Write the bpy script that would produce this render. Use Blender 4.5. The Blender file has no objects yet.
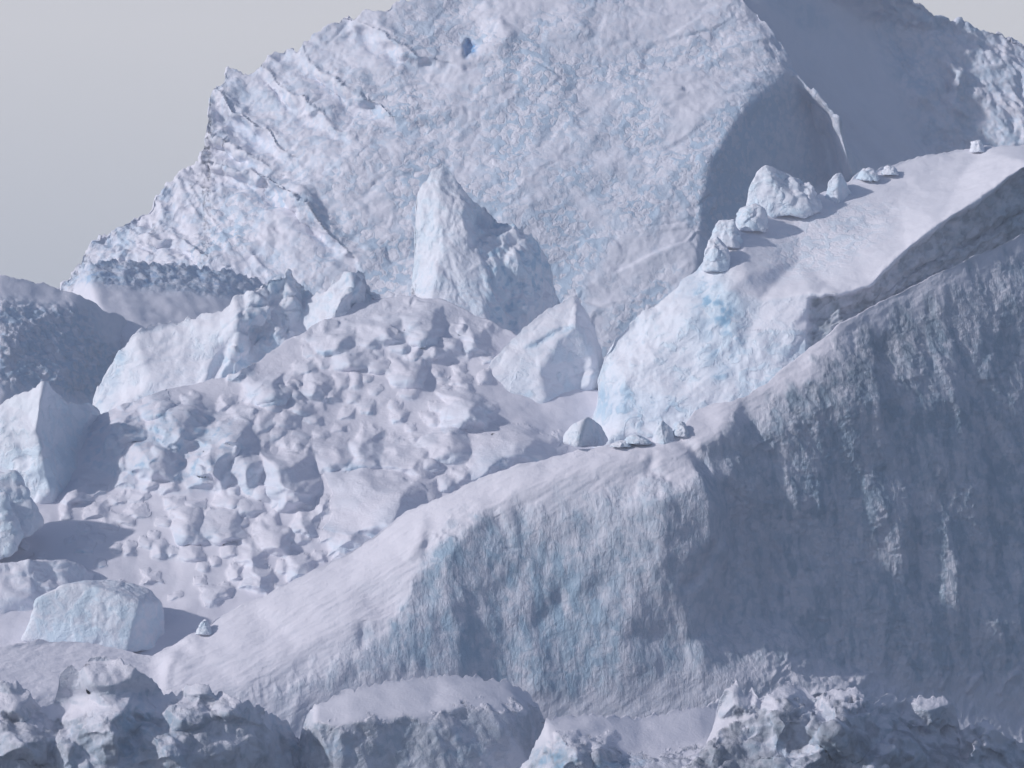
import bpy, bmesh, math, random
import numpy as np
from mathutils import Vector, Matrix, geometry

random.seed(7)
rng = np.random.default_rng(11)
scene = bpy.context.scene
COL = scene.collection

# ------------------------------------------------------------------ camera, sky, sun
LENS, CAM_Z = 135.0, 75.0
F = LENS / 36.0 * 1024.0
PITCH = math.atan(84.0 / F)
cam_d = bpy.data.cameras.new('camera'); cam_d.lens = LENS; cam_d.sensor_width = 36.0
cam_d.clip_start = 1.0; cam_d.clip_end = 60000.0
cam = bpy.data.objects.new('camera', cam_d); COL.objects.link(cam)
cam.location = (0, 0, CAM_Z); cam.rotation_euler = (math.radians(90) - PITCH, 0, 0)
scene.camera = cam

SUN_EL, SUN_AZ = math.radians(27), math.radians(20)      # azimuth: from straight left, turned towards the camera
SDIR = np.array([-math.cos(SUN_EL)*math.cos(SUN_AZ), -math.cos(SUN_EL)*math.sin(SUN_AZ), math.sin(SUN_EL)])
w = bpy.data.worlds.new('World'); scene.world = w; w.use_nodes = True
nt = w.node_tree; nt.nodes.clear()
sky = nt.nodes.new('ShaderNodeTexSky'); sky.sky_type = 'NISHITA'; sky.sun_disc = False
sky.sun_elevation = SUN_EL
sky.sun_rotation = math.atan2(SDIR[0], SDIR[1])
sky.altitude = 0; sky.air_density = 1.0; sky.dust_density = 1.0; sky.ozone_density = 3.0
bg = nt.nodes.new('ShaderNodeBackground'); bg.inputs['Strength'].default_value = 0.09
out = nt.nodes.new('ShaderNodeOutputWorld')
# pale sea haze low over the horizon
tc = nt.nodes.new('ShaderNodeTexCoord'); sx = nt.nodes.new('ShaderNodeSeparateXYZ'); nt.links.new(tc.outputs['Generated'], sx.inputs[0])
mr = nt.nodes.new('ShaderNodeMapRange'); mr.interpolation_type = 'SMOOTHSTEP'
mr.inputs[1].default_value = 0.08; mr.inputs[2].default_value = 0.17; mr.inputs[3].default_value = 0.97; mr.inputs[4].default_value = 0.0
nt.links.new(sx.outputs[2], mr.inputs[0])
g2 = nt.nodes.new('ShaderNodeMapRange'); g2.inputs[1].default_value = 0.0; g2.inputs[2].default_value = 0.07; nt.links.new(sx.outputs[2], g2.inputs[0])
hz = nt.nodes.new('ShaderNodeMix'); hz.data_type = 'RGBA'; nt.links.new(g2.outputs[0], hz.inputs[0])
HK = 1 / bg.inputs['Strength'].default_value
hz.inputs[6].default_value = (0.53 * HK, 0.56 * HK, 0.625 * HK, 1); hz.inputs[7].default_value = (0.70 * HK, 0.695 * HK, 0.72 * HK, 1)
mx = nt.nodes.new('ShaderNodeMix'); mx.data_type = 'RGBA'; nt.links.new(mr.outputs[0], mx.inputs[0])
nt.links.new(sky.outputs[0], mx.inputs[6]); nt.links.new(hz.outputs[2], mx.inputs[7]); nt.links.new(mx.outputs[2], bg.inputs[0]); nt.links.new(bg.outputs[0], out.inputs[0])
sun_d = bpy.data.lights.new('sun', 'SUN'); sun_d.energy = 2.8; sun_d.angle = math.radians(1.6)
sun_d.color = (1.0, 0.955, 0.93)
sun = bpy.data.objects.new('sun', sun_d); COL.objects.link(sun)
sun.rotation_euler = Vector(SDIR).to_track_quat('Z', 'Y').to_euler()
scene.view_settings.view_transform = 'Standard'; scene.view_settings.look = 'None'
scene.view_settings.exposure = 0.04; scene.view_settings.gamma = 1.0
scene.cycles.max_bounces = 5; scene.cycles.diffuse_bounces = 3; scene.cycles.volume_bounces = 1
scene.cycles.use_denoising = True

# ------------------------------------------------------------------ helpers
CP, SP = math.cos(PITCH), math.sin(PITCH)
def at(u, v, Y):
    """pixel (u, v) and distance Y (metres, along world y) -> world points"""
    u, v, Y = np.broadcast_arrays(np.asarray(u, float), np.asarray(v, float), np.asarray(Y, float))
    a = (u - 512.0) / F; b = -(v - 384.0) / F
    dy = CP + b * SP; dz = -SP + b * CP
    return np.stack([a / dy * Y, Y, CAM_Z + dz / dy * Y], -1)

def _hash(ix, iy, iz, seed):
    h = (ix * 374761393 + iy * 668265263 + iz * 2147483647 + seed * 1274126177) & 0xFFFFFFFF
    h = ((h ^ (h >> 13)) * 1103515245) & 0xFFFFFFFF
    h = ((h ^ (h >> 16)) * 2246822519) & 0xFFFFFFFF
    return (h ^ (h >> 15)) & 0xFFFFFFFF
_G = rng.normal(size=(256, 3)); _G /= np.linalg.norm(_G, axis=1)[:, None]
def perlin(P, seed=0):
    P = np.asarray(P, float); sh = P.shape[:-1]; P = P.reshape(-1, 3)
    I = np.floor(P).astype(np.int64); f = P - I
    s = f * f * f * (f * (f * 6 - 15) + 10)
    r = 0
    for dx in (0, 1):
        wx = s[:, 0] if dx else 1 - s[:, 0]
        for dy in (0, 1):
            wy = s[:, 1] if dy else 1 - s[:, 1]
            for dz in (0, 1):
                wz = s[:, 2] if dz else 1 - s[:, 2]
                g = _G[_hash(I[:, 0] + dx, I[:, 1] + dy, I[:, 2] + dz, seed) & 255]
                r = r + wx * wy * wz * ((f[:, 0] - dx) * g[:, 0] + (f[:, 1] - dy) * g[:, 1] + (f[:, 2] - dz) * g[:, 2])
    return (r * 1.5).reshape(sh)
def fbm(P, octs=4, seed=0, gain=0.5, kind='n'):
    r = 0; a = 1.0
    for k in range(octs):
        n = perlin(P * (2.03 ** k) + 17.3 * k, seed + k)
        if kind == 'r': n = 0.5 - 2 * np.abs(n)          # ridged
        elif kind == 'b': n = 2 * np.abs(n) - 0.5        # billow
        r = r + a * n; a *= gain
    return r

def warp(P, amt=.35, f=.6, seed=90):
    P = np.asarray(P, float); Q = P * f
    return P + amt * np.stack([perlin(Q, seed), perlin(Q + 31.7, seed + 1), perlin(Q + 57.1, seed + 2)], -1)
def shard(P, seed=0, tilt=1.0, crack=.12):
    """broken-block relief: each cell is its own tilted facet, with narrow cracks between"""
    P = np.asarray(P, float); sh = P.shape[:-1]; P = P.reshape(-1, 3); I = np.floor(P).astype(np.int64)
    f1 = np.full(len(P), 9.); f2 = np.full(len(P), 9.); val = np.zeros(len(P))
    for dx in (-1, 0, 1):
        for dy in (-1, 0, 1):
            for dz in (-1, 0, 1):
                h = _hash(I[:, 0] + dx, I[:, 1] + dy, I[:, 2] + dz, seed)
                j = np.stack([h & 255, (h >> 8) & 255, (h >> 16) & 255], -1) / 255.0
                r = P - (I + np.array([dx, dy, dz]) + j); d = np.sqrt((r ** 2).sum(1))
                g = _G[(h >> 4) & 255]; v = tilt * (r * g).sum(1) + ((h >> 20) & 255) / 255.0 - .5
                near = d < f1
                f2 = np.where(near, f1, np.minimum(f2, d)); val = np.where(near, v, val); f1 = np.where(near, d, f1)
    return (val * sstep(f2 - f1, 0, crack * 2.5) - .18 * (1 - sstep(f2 - f1, 0, crack))).reshape(sh)

def pl(u, pts):
    a = np.array(pts, float); return np.interp(u, a[:, 0], a[:, 1])
def seg_dist(U, V, poly):
    """distance to a polyline and the fraction along it, in pixels"""
    p = np.array(poly, float); best = np.full(U.shape, 1e9); side = np.zeros(U.shape); T = np.zeros(U.shape)
    L = np.hypot(*(p[1:] - p[:-1]).T); cum = np.concatenate([[0], np.cumsum(L)])
    for i in range(len(p) - 1):
        d = p[i+1] - p[i]; q = np.stack([U - p[i, 0], V - p[i, 1]], -1)
        t = np.clip((q @ d) / (d @ d), 0, 1)
        r = q - t[..., None] * d; dist = np.hypot(r[..., 0], r[..., 1])
        m = dist < best
        best = np.where(m, dist, best); side = np.where(m, np.sign(d[0] * q[..., 1] - d[1] * q[..., 0]), side)
        T = np.where(m, (cum[i] + t * L[i]) / cum[-1], T)
    return best, side, T
def bump_line(U, V, poly, width, taper=True):
    d, s, T = seg_dist(U, V, poly)
    r = np.exp(-(d / width) ** 2)
    return r * (np.sin(np.clip(T, 0, 1) * math.pi) ** 0.5 if taper else 1)
def blob(U, V, u, v, ru, rv, ang=0, soft=0.25):
    a = math.radians(ang); x = (U - u) * math.cos(a) + (V - v) * math.sin(a); y = -(U - u) * math.sin(a) + (V - v) * math.cos(a)
    r = np.hypot(x / ru, y / rv)
    return 1 / (1 + np.exp((r - 1) / soft * 2))
def sstep(x, a, b):
    t = np.clip((x - a) / (b - a), 0, 1); return t * t * (3 - 2 * t)

def interp_tri(U, V, pts, edges=()):
    """height over (U,V), linear on the constrained triangulation of the hand-placed points"""
    P = [(float(p[0]), float(p[1])) for p in pts]; z = np.array([p[2] for p in pts], float)
    bb = [(-400, -400), (1500, -400), (1500, 1300), (-400, 1300)]
    co = np.array(P)
    zb = [z[np.argmin(np.hypot(co[:, 0] - b[0], co[:, 1] - b[1]))] for b in bb]
    allp = [Vector(p) for p in P + bb]; zz = np.concatenate([z, zb])
    vs, es, fs, ov, oe, of = geometry.delaunay_2d_cdt(allp, list(edges), [], 0, 1e-4)
    zo = np.array([np.mean(zz[o]) if len(o) else 0 for o in ov])
    R = np.full(U.shape, np.nan)
    vs = np.array([(v.x, v.y) for v in vs])
    for a, b, c in fs:
        A, B, Cc = vs[a], vs[b], vs[c]
        det = (B[1]-Cc[1])*(A[0]-Cc[0]) + (Cc[0]-B[0])*(A[1]-Cc[1])
        if abs(det) < 1e-9: continue
        l1 = ((B[1]-Cc[1])*(U-Cc[0]) + (Cc[0]-B[0])*(V-Cc[1])) / det
        l2 = ((Cc[1]-A[1])*(U-Cc[0]) + (A[0]-Cc[0])*(V-Cc[1])) / det
        l3 = 1 - l1 - l2
        m = (l1 >= -1e-6) & (l2 >= -1e-6) & (l3 >= -1e-6)
        R = np.where(m & np.isnan(R), l1*zo[a] + l2*zo[b] + l3*zo[c], R)
    return np.where(np.isnan(R), z.mean(), R)
def blur(A, n):
    for _ in range(n):
        A = np.pad(A, 1, mode='edge')
        A = (A[:-2, 1:-1] + 2 * A[1:-1, 1:-1] + A[2:, 1:-1]) / 4 if False else (
            A[:-2, 1:-1] + A[2:, 1:-1] + A[1:-1, :-2] + A[1:-1, 2:] + 2 * A[1:-1, 1:-1]) / 6
    return A

_gu, _gv = np.meshgrid(np.arange(-80, 1120, 2.0), np.arange(-60, 920, 2.0))
def relief(U, V, pts, n):
    """hand-placed depths, linear between the points, creases softened over about sqrt(n) * 2 pixels, sampled at (U, V)"""
    lo = max(0, int((U.min() + 80) / 2) - 12); hi = min(_gu.shape[1], int((U.max() + 80) / 2) + 14)
    gu, gv = _gu[:, lo:hi], _gv[:, lo:hi]
    G = blur(interp_tri(gu, gv, pts), n)
    x = np.clip((U - gu[0, 0]) / 2, 0, G.shape[1] - 1.001); y = np.clip((V - gv[0, 0]) / 2, 0, G.shape[0] - 1.001)
    i = y.astype(int); j = x.astype(int); fx = x - j; fy = y - i
    return (G[i, j] * (1 - fx) + G[i, j+1] * fx) * (1 - fy) + (G[i+1, j] * (1 - fx) + G[i+1, j+1] * fx) * fy
def mesh_obj(name, co, faces, mat, attrs=None, parent=None, smooth=True):
    me = bpy.data.meshes.new(name)
    me.vertices.add(len(co)); me.vertices.foreach_set('co', np.asarray(co, np.float32).ravel())
    quads = np.asarray(faces, np.int32); k = quads.shape[1]
    me.loops.add(quads.size); me.loops.foreach_set('vertex_index', quads.ravel())
    me.polygons.add(len(quads)); me.polygons.foreach_set('loop_start', np.arange(0, quads.size, k, dtype=np.int32))
    me.update(calc_edges=True); me.validate()
    if smooth: me.shade_smooth()
    for n, a in (attrs or {}).items():
        at_ = me.attributes.new(n, 'FLOAT', 'POINT'); at_.data.foreach_set('value', np.asarray(a, np.float32).ravel())
    me.materials.append(mat)
    o = bpy.data.objects.new(name, me); COL.objects.link(o)
    if parent: o.parent = parent
    return o
def tag(o, label, cat, group=None):
    o['label'] = label; o['category'] = cat
    if group: o['group'] = group
    return o

def grid_normals(P):
    P = np.stack([blur(P[..., i], 4) for i in range(3)], -1)
    du = np.gradient(P, axis=1); dv = np.gradient(P, axis=0)
    n = np.cross(du, dv); l = np.linalg.norm(n, axis=-1); n /= l[..., None] + 1e-12
    q = sstep(l / (np.linalg.norm(du, axis=-1) * np.linalg.norm(dv, axis=-1) + 1e-12), .2, .6)[..., None]
    n = n * q + np.array([-.25, -.8, .5]) * (1 - q)
    return n / (np.linalg.norm(n, axis=-1)[..., None] + 1e-12)

class Body:
    """one ice mass: a front slope between a foot line and a crest line, rolled over the crest and down its back to the water"""
    def __init__(s, Y0, u0, u1, top, bot, step=1.6, jag=(2.0, 14.0), seed=0, rows=None):
        s.Y0 = Y0; s.k = Y0 / F; s.seed = seed
        uu = np.linspace(u0, u1, int((u1 - u0) * 8)); tt = pl(uu, top)
        arc = np.concatenate([[0], np.cumsum(np.hypot(np.diff(uu), .55 * np.diff(tt)))])
        n = int(arc[-1] / step) + 1; u = np.interp(np.linspace(0, arc[-1], n), arc, uu)
        tp = pl(u, top)
        c = np.stack([u / jag[1], u * 0 + seed * 3.1, u * 0], -1)
        jg = jag[0] * fbm(c, 4, seed, 0.6) * 2
        bt = np.maximum(pl(u, bot), tp + 2)
        m = rows or int(max(bt - tp) / step) + 2
        t = np.linspace(1, 0, m)[:, None]                      # row 0 = foot
        s.U = np.repeat(u[None], m, 0); s.V = tp[None] + (bt - tp)[None] * t
        s.V += jg[None] * np.clip(1 - (s.V - tp[None]) / 14, 0, 1) ** 2
        s.top, s.u = tp, u
        s.D = np.zeros(s.U.shape); s.attr = {}
        s.disp = None
    def px3(s):                                                # 3-D coordinates counted in pixels at this distance
        return np.stack([s.U, s.D, -s.V], -1)
    def add_lumps(s, rows, cat, name, group, ice=True):
        """half-buried angular blocks growing out of this surface; finish() cuts each out as an object of its own
        rows: (u, foot v, w, h, label, ridge position 0..1, seed, bare ice)"""
        s.lid = getattr(s, 'lid', np.zeros(s.U.shape, int)); s.lum = getattr(s, 'lum', []); s.B = getattr(s, 'B', np.zeros(s.U.shape))
        P3 = s.px3()
        for (u, v, w_, h, lab, rt, sd, ic) in rows:
            r = np.random.default_rng(sd); c = np.nonzero(np.abs(s.u - u) < w_ * .9)[0]
            if not len(c): continue
            a, b = c[0], c[-1] + 1; U, V = s.U[:, a:b], s.V[:, a:b]; Q = P3[:, a:b] / max(w_ * .55, 7)
            A = (.56 + .12 * sstep(w_, 22, 40)) * min(.9 * w_, h) * r.uniform(.9, 1.15)
            wx = fbm(Q, 3, sd); wy = fbm(Q + 9.7, 3, sd + 1)
            x = U + .13 * w_ * wx - u; y = v - V + .11 * w_ * wy
            t = math.radians(r.uniform(-18, 18)); x, y = x * math.cos(t) - y * math.sin(t), x * math.sin(t) + y * math.cos(t)
            xr = (rt - .5) * w_ + r.uniform(-.15, .15) * (y - h * .4)
            pls = [A * (x + .5 * w_) / (rt * w_), A * (.5 * w_ - x) / ((1 - rt) * w_), A * (y + .14 * h) / (.36 * h), A * (h - y) / (.55 * h), A * r.uniform(.8, 1.0) + .25 * (x - xr) * r.uniform(-1, 1)]
            pls[0] = A + (x - xr) * A / (rt * w_); pls[1] = A - (x - xr) * A / ((1 - rt) * w_)
            for q in range(3):
                th = r.uniform(0, 2 * math.pi); R = r.uniform(.42, .6)
                pls.append(A * (R - (x / w_ * math.cos(th) + (y - .42 * h) / h * math.sin(th))) / r.uniform(.18, .4))
            Bl = np.minimum.reduce(pls)
            Bl = np.where(Bl > 0, Bl + .10 * A * shard(warp(Q * 1.2, .4), sd + 2, 1, .2), Bl)
            m = Bl > np.maximum(s.B[:, a:b], .12 * A)
            s.lum.append((lab, cat, name, group)); s.lid[:, a:b][m] = len(s.lum)
            s.B[:, a:b] = np.maximum(s.B[:, a:b], Bl)
            face = np.clip(1 - (y / h), 0, 1) * m
            s.attr.setdefault('ice', np.zeros(s.U.shape)); s.attr['ice'][:, a:b] = np.maximum(s.attr['ice'][:, a:b], ic * 1.3 * face * sstep(wx, -.3, .2))
            s.attr.setdefault('deep', np.zeros(s.U.shape)); s.attr['deep'][:, a:b] = np.maximum(s.attr['deep'][:, a:b], .8 * ic * sstep(face, .8, 1.05) * sstep(wy, -.1, .3))
            s.attr.setdefault('rough', np.zeros(s.U.shape)); s.attr['rough'][:, a:b] = np.maximum(s.attr['rough'][:, a:b], .5 * m)
    def bake_lumps(s, n=1):
        s.D = s.D - blur(np.maximum(s.B, 0), n)
    def finish(s, name, mat, back=((4, 0.5), (12, 4), (30, 18), (70, 55), (130, 120)), disp=None, drop=True, parts=()):
        Y = s.Y0 + s.D * s.k
        P = at(s.U, s.V, Y)
        nf = P.shape[0]
        ext = []
        top = P[-1]
        slope = fbm(np.stack([s.u / 25.0, s.u * 0, s.u * 0 + 4], -1), 3, s.seed + 5)
        for i, (dy, dz) in enumerate(back):
            q = top.copy(); q[:, 1] += dy * s.k; q[:, 2] -= dz * s.k * (1 + 0.5 * slope); ext.append(q)
        q = ext[-1].copy(); q[:, 1] += 20 * s.k; q[:, 2] = -4; ext.append(q)
        # refine back
        E = [top] + ext; fine = []
        for a, b in zip(E[:-1], E[1:]):
            r = 4
            for j in range(1, r + 1): fine.append(a + (b - a) * j / r)
        P = np.concatenate([P, np.array(fine)], 0)
        if drop:                                               # foot goes straight down to the water
            f0 = P[0].copy(); f1 = P[0].copy(); f0[:, 2] = np.minimum(f0[:, 2] - 2, -4); f0[:, 1] -= 1.0
            P = np.concatenate([f0[None], P], 0); off = 1
        else: off = 0
        if disp is not None:
            for _pass in range(1):
                N = grid_normals(P)
                Q = P / s.k
                dd = disp(Q, N, off, nf)
                dd[off + nf + 6:] *= .5
                P = P + N * (dd * s.k)[..., None]
        s.P = P; s.off = off; s.nf = nf
        R, C_ = P.shape[:2]
        idx = np.arange(R * C_).reshape(R, C_)
        f = np.stack([idx[:-1, :-1], idx[:-1, 1:], idx[1:, 1:], idx[1:, :-1]], -1).reshape(-1, 4)
        att = {}
        for n_, a in s.attr.items():
            full = np.zeros((R, C_)); full[off:off + nf] = a
            full[off + nf:] = a[-1] * 0.5; att[n_] = np.clip(full, 0, 1)
        co = P.reshape(-1, 3)
        # close both ends and the underside
        ex = []
        for cidx in (0, C_ - 1):
            col = idx[:, cidx]; mid = len(co); co = np.concatenate([co, P[:, cidx].mean(0)[None]], 0)
            for a, b in zip(col, np.roll(col, -1)):
                ex.append((a, b, mid, mid))
        for n_ in att: att[n_] = np.concatenate([att[n_].ravel(), [0, 0]])
        tri = [(a, b, c) for a, b, c, _ in ex]
        o = mesh_obj(name, co, f, mat, att)
        bm = bmesh.new(); bm.from_mesh(o.data); bm.verts.ensure_lookup_table()
        for a, b, c in tri:
            try: bm.faces.new((bm.verts[a], bm.verts[b], bm.verts[c]))
            except ValueError: pass
        bm.to_mesh(o.data); bm.free()
        if not parts and not getattr(s, 'lum', None): return o
        parts = list(parts) or [(name, None)]
        # the faces of each differently looking region become a part of their own, sharing the whole surface's normals
        me = o.data; nv = len(me.vertices); vn = np.zeros(nv * 3, np.float32); me.vertex_normals.foreach_get('vector', vn); vn = vn.reshape(-1, 3)
        own = np.zeros((R, C_), int); lum = getattr(s, 'lum', [])
        for i, (pn, mk) in enumerate(parts[1:], 1):
            full = np.zeros((R, C_)); full[off:off + nf] = mk; full[off + nf:] = mk[-1]; full[:off] = mk[0]
            own = np.where(full > .5, i, own)
        if lum:
            lid = s.lid.copy(); own[off:off + nf] = np.where(lid > 0, 1000 + lid, own[off:off + nf])
        own = own.ravel(); fo = np.concatenate([own[f[:, 0]], np.zeros(len(me.polygons) - len(f), int)])
        single = len(parts) == 1
        root = None if single else bpy.data.objects.new(name, None)
        if root: COL.objects.link(root)
        cx = float(P[..., 0].mean()); cy = float(P[off, :, 1].mean()); org = np.array([cx, cy, 0.0])
        if root: root.location = (cx, cy, 0)
        polys = [tuple(p.vertices) for p in me.polygons]; cco = np.zeros(nv * 3, np.float32); me.vertices.foreach_get('co', cco); cco = cco.reshape(-1, 3) - org
        for i, (pn, mk) in enumerate(parts):
            sel = np.nonzero(fo == i)[0]
            if not len(sel): continue
            fl = [polys[j] for j in sel]; used = np.unique(np.concatenate([np.array(q) for q in fl])); mp = np.full(nv, -1); mp[used] = np.arange(len(used))
            m2 = bpy.data.meshes.new(pn); m2.from_pydata(cco[used].tolist(), [], [[int(mp[v]) for v in q] for q in fl]); m2.shade_smooth()
            for n_ in att:
                a_ = m2.attributes.new(n_, 'FLOAT', 'POINT'); a_.data.foreach_set('value', np.asarray(att[n_], np.float32).ravel()[used])
            m2.materials.append(mat); m2.normals_split_custom_set_from_vertices(vn[used].tolist())
            c = bpy.data.objects.new(pn, m2); COL.objects.link(c)
            if root: c.parent = root
            else: root = c; c.location = (cx, cy, 0)
        for li, (lab, cat, ln, grp) in enumerate(lum, 1):
            sel = np.nonzero(fo == 1000 + li)[0]
            if len(sel) < 6: print('lump lost:', lab); continue
            fl = [polys[j] for j in sel]; used = np.unique(np.concatenate([np.array(q) for q in fl])); mp = np.full(nv, -1); mp[used] = np.arange(len(used)); nu = len(used)
            tp = cco[used] + org; base = np.array([tp[:, 0].mean(), tp[:, 1].mean(), tp[:, 2].min() - .3]); wd_ = np.ptp(tp[:, 0])
            bt = tp.copy(); bt += np.array([0, .45 * wd_ + .3, -.35 * wd_ - .3]); bt = (bt - bt.mean(0)) * .85 + bt.mean(0)
            F1_ = [[int(mp[v]) for v in q] for q in fl]; F2_ = [[nu + v for v in q[::-1]] for q in F1_]
            ed = {}
            for q in F1_:
                for a_, b_ in zip(q, q[1:] + q[:1]): ed[(a_, b_)] = 1
            F3_ = [[b_, a_, nu + a_, nu + b_] for (a_, b_) in ed if (b_, a_) not in ed]
            m2 = bpy.data.meshes.new(ln); m2.from_pydata((np.concatenate([tp, bt]) - base).tolist(), [], F1_ + F2_ + F3_); m2.shade_smooth()
            for n_ in att:
                a_ = m2.attributes.new(n_, 'FLOAT', 'POINT'); q_ = np.asarray(att[n_], np.float32).ravel()[used]; a_.data.foreach_set('value', np.concatenate([q_, q_]))
            m2.materials.append(mat); m2.normals_split_custom_set_from_vertices(np.concatenate([vn[used], -vn[used]]).tolist())
            c = bpy.data.objects.new(ln, m2); COL.objects.link(c); c.location = Vector(base); tag(c, lab, cat, grp)
        bpy.data.objects.remove(o)
        root.name = name
        return root
    def point(s, u, v):
        """surface point under pixel (u, v)"""
        j = int(np.clip(np.searchsorted(s.u, u), 0, len(s.u) - 1))
        i = int(np.argmin(np.abs(s.V[:, j] - v)))
        return s.P[s.off + i, j]
    def paint(s, name, val):
        s.attr[name] = np.maximum(s.attr.get(name, 0), val) if name in s.attr else val + np.zeros(s.U.shape)

# ------------------------------------------------------------------ materials
def N(nt, t, **kw):
    n = nt.nodes.new(t)
    for k, v in kw.items():
        if k.startswith('i_'): n.inputs[k[2:].replace('_', ' ')].default_value = v
        else: setattr(n, k, v)
    return n
def ice_material(name, snow=(0.74, 0.72, 0.80), ice=(0.54, 0.655, 0.78), deep=(0.20, 0.42, 0.62), dirt_shade=(0.22, 0.26, 0.31),
                 px=0.14, slope=(0.25, 0.75), slope_amt=0.35, bump=1.0, cell_px=9.0, streak=None, rough=0.75, mottle=0.5):
    """wind-packed snow where it is flat, bare ice where it is steep; px = metres in one picture pixel at that distance"""
    m = bpy.data.materials.new(name); m.use_nodes = True; nt = m.node_tree; nt.nodes.clear(); L = nt.links.new
    out = N(nt, 'ShaderNodeOutputMaterial'); bs = N(nt, 'ShaderNodeBsdfPrincipled')
    L(bs.outputs[0], out.inputs[0]); bs.inputs['Roughness'].default_value = rough
    bs.inputs['Specular IOR Level'].default_value = 0.25
    geo = N(nt, 'ShaderNodeNewGeometry')
    def att(n):
        a = N(nt, 'ShaderNodeAttribute', attribute_type='GEOMETRY'); a.attribute_name = n; return a.outputs['Fac']
    def math_(op, a, b=None, clamp=False):
        n = N(nt, 'ShaderNodeMath', operation=op, use_clamp=clamp)
        for i, x in enumerate((a, b)):
            if x is None: continue
            if isinstance(x, (int, float)): n.inputs[i].default_value = x
            else: L(x, n.inputs[i])
        return n.outputs[0]
    def noise(scale_px, det=4, rough_=0.55, vec=None, dist=0.0):
        n = N(nt, 'ShaderNodeTexNoise'); n.inputs['Scale'].default_value = 1.0 / (scale_px * px)
        n.inputs['Detail'].default_value = det; n.inputs['Roughness'].default_value = rough_; n.inputs['Distortion'].default_value = dist
        L(vec or geo.outputs['Position'], n.inputs['Vector']); return n.outputs['Fac']
    def ramp(x, a, b):
        n = N(nt, 'ShaderNodeMapRange', interpolation_type='SMOOTHSTEP'); L(x, n.inputs[0])
        n.inputs[1].default_value = a; n.inputs[2].default_value = b; return n.outputs[0]
    def mix(f, a, b):
        n = N(nt, 'ShaderNodeMix', data_type='RGBA')
        L(f, n.inputs[0])
        for i, x in ((6, a), (7, b)):
            if isinstance(x, tuple): n.inputs[i].default_value = (*x, 1)
            else: L(x, n.inputs[i])
        return n.outputs[2]
    sep = N(nt, 'ShaderNodeSeparateXYZ'); L(geo.outputs['Normal'], sep.inputs[0])
    big = noise(60, 3); mid = noise(14, 4, 0.6, dist=0.6); fine = noise(3.5, 4, 0.6)
    steep = math_('SUBTRACT', 1.0, ramp(sep.outputs[2], slope[0], slope[1]))
    # patches: broken mottling of bare ice
    patch = ramp(math_('ADD', math_('MULTIPLY', big, 0.45), math_('MULTIPLY', mid, 0.55)), 0.47, 0.60)
    f_ice = math_('ADD', math_('MULTIPLY', steep, slope_amt), math_('MULTIPLY', att('ice'), 0.9))
    f_ice = math_('MULTIPLY', f_ice, math_('ADD', math_('MULTIPLY', patch, mottle), 1 - mottle * 0.6))
    # small cells where the wind has scooped the crust open
    wn = N(nt, 'ShaderNodeTexNoise'); wn.inputs['Scale'].default_value = 1 / (cell_px * 1.3 * px); wn.inputs['Detail'].default_value = 2; L(geo.outputs['Position'], wn.inputs['Vector'])
    vm = N(nt, 'ShaderNodeVectorMath', operation='MULTIPLY_ADD'); L(wn.outputs['Color'], vm.inputs[0]); vm.inputs[1].default_value = (cell_px * px * 1.6,) * 3; L(geo.outputs['Position'], vm.inputs[2])
    vo = N(nt, 'ShaderNodeTexVoronoi', feature='F1'); vo.inputs['Scale'].default_value = 1 / (cell_px * px); L(vm.outputs[0], vo.inputs['Vector'])
    cn = math_('ADD', math_('MULTIPLY', vo.outputs['Distance'], .5), math_('MULTIPLY', noise(cell_px * 1.6, 5, .65), .95))
    cell = ramp(cn, 0.66, 0.84)
    scal = math_('MULTIPLY', att('scoop'), cell)
    f_ice = math_('ADD', f_ice, math_('MULTIPLY', scal, 1.0), True)
    c1 = mix(f_ice, snow, ice)
    snowvar = math_('MULTIPLY', ramp(mid, 0.35, 0.7), 0.12)
    c1 = mix(snowvar, c1, (0.66, 0.68, 0.77))
    dp = math_('MULTIPLY', att('deep'), math_('ADD', 0.35, math_('MULTIPLY', patch, 0.65)), True)
    c1 = mix(dp, c1, deep)
    dr = math_('MULTIPLY', att('dirt_shade'), math_('ADD', 0.55, math_('MULTIPLY', ramp(mid, 0.35, 0.6), 0.45)), True)
    c1 = mix(dr, c1, dirt_shade)
    L(c1, bs.inputs['Base Color'])
    ro = N(nt, 'ShaderNodeMapRange'); L(f_ice, ro.inputs[0]); ro.inputs[3].default_value = rough; ro.inputs[4].default_value = .42; L(ro.outputs[0], bs.inputs['Roughness'])
    # relief
    h = math_('ADD', math_('MULTIPLY', mid, 1.6), math_('MULTIPLY', fine, 0.75))
    grit = noise(1.6, 3, 0.6); h = math_('ADD', h, math_('MULTIPLY', grit, 0.35))
    rough_area = math_('ADD', math_('MULTIPLY', math_('MAXIMUM', f_ice, att('rough')), 0.8), 0.34, True)
    h = math_('MULTIPLY', h, rough_area)
    h = math_('SUBTRACT', h, math_('MULTIPLY', math_('MULTIPLY', att('scoop'), ramp(cn, 0.45, 0.85)), 1.1))
    if streak:
        mp = N(nt, 'ShaderNodeMapping'); L(geo.outputs['Position'], mp.inputs[0])
        mp.inputs['Rotation'].default_value = (0, math.radians(streak[0]), 0); mp.inputs['Scale'].default_value = (1, 0.6, streak[1])
        sn = noise(streak[2], 5, 0.6, vec=mp.outputs[0], dist=0.4)
        h = math_('ADD', h, math_('MULTIPLY', math_('MULTIPLY', sn, streak[3]), math_('ADD', att('rough'), 0.15, True)))
    b = N(nt, 'ShaderNodeBump'); b.inputs['Strength'].default_value = 1.0; b.inputs['Distance'].default_value = 1.15 * px * bump
    L(h, b.inputs['Height']); L(b.outputs[0], bs.inputs['Normal'])
    return m

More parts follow.
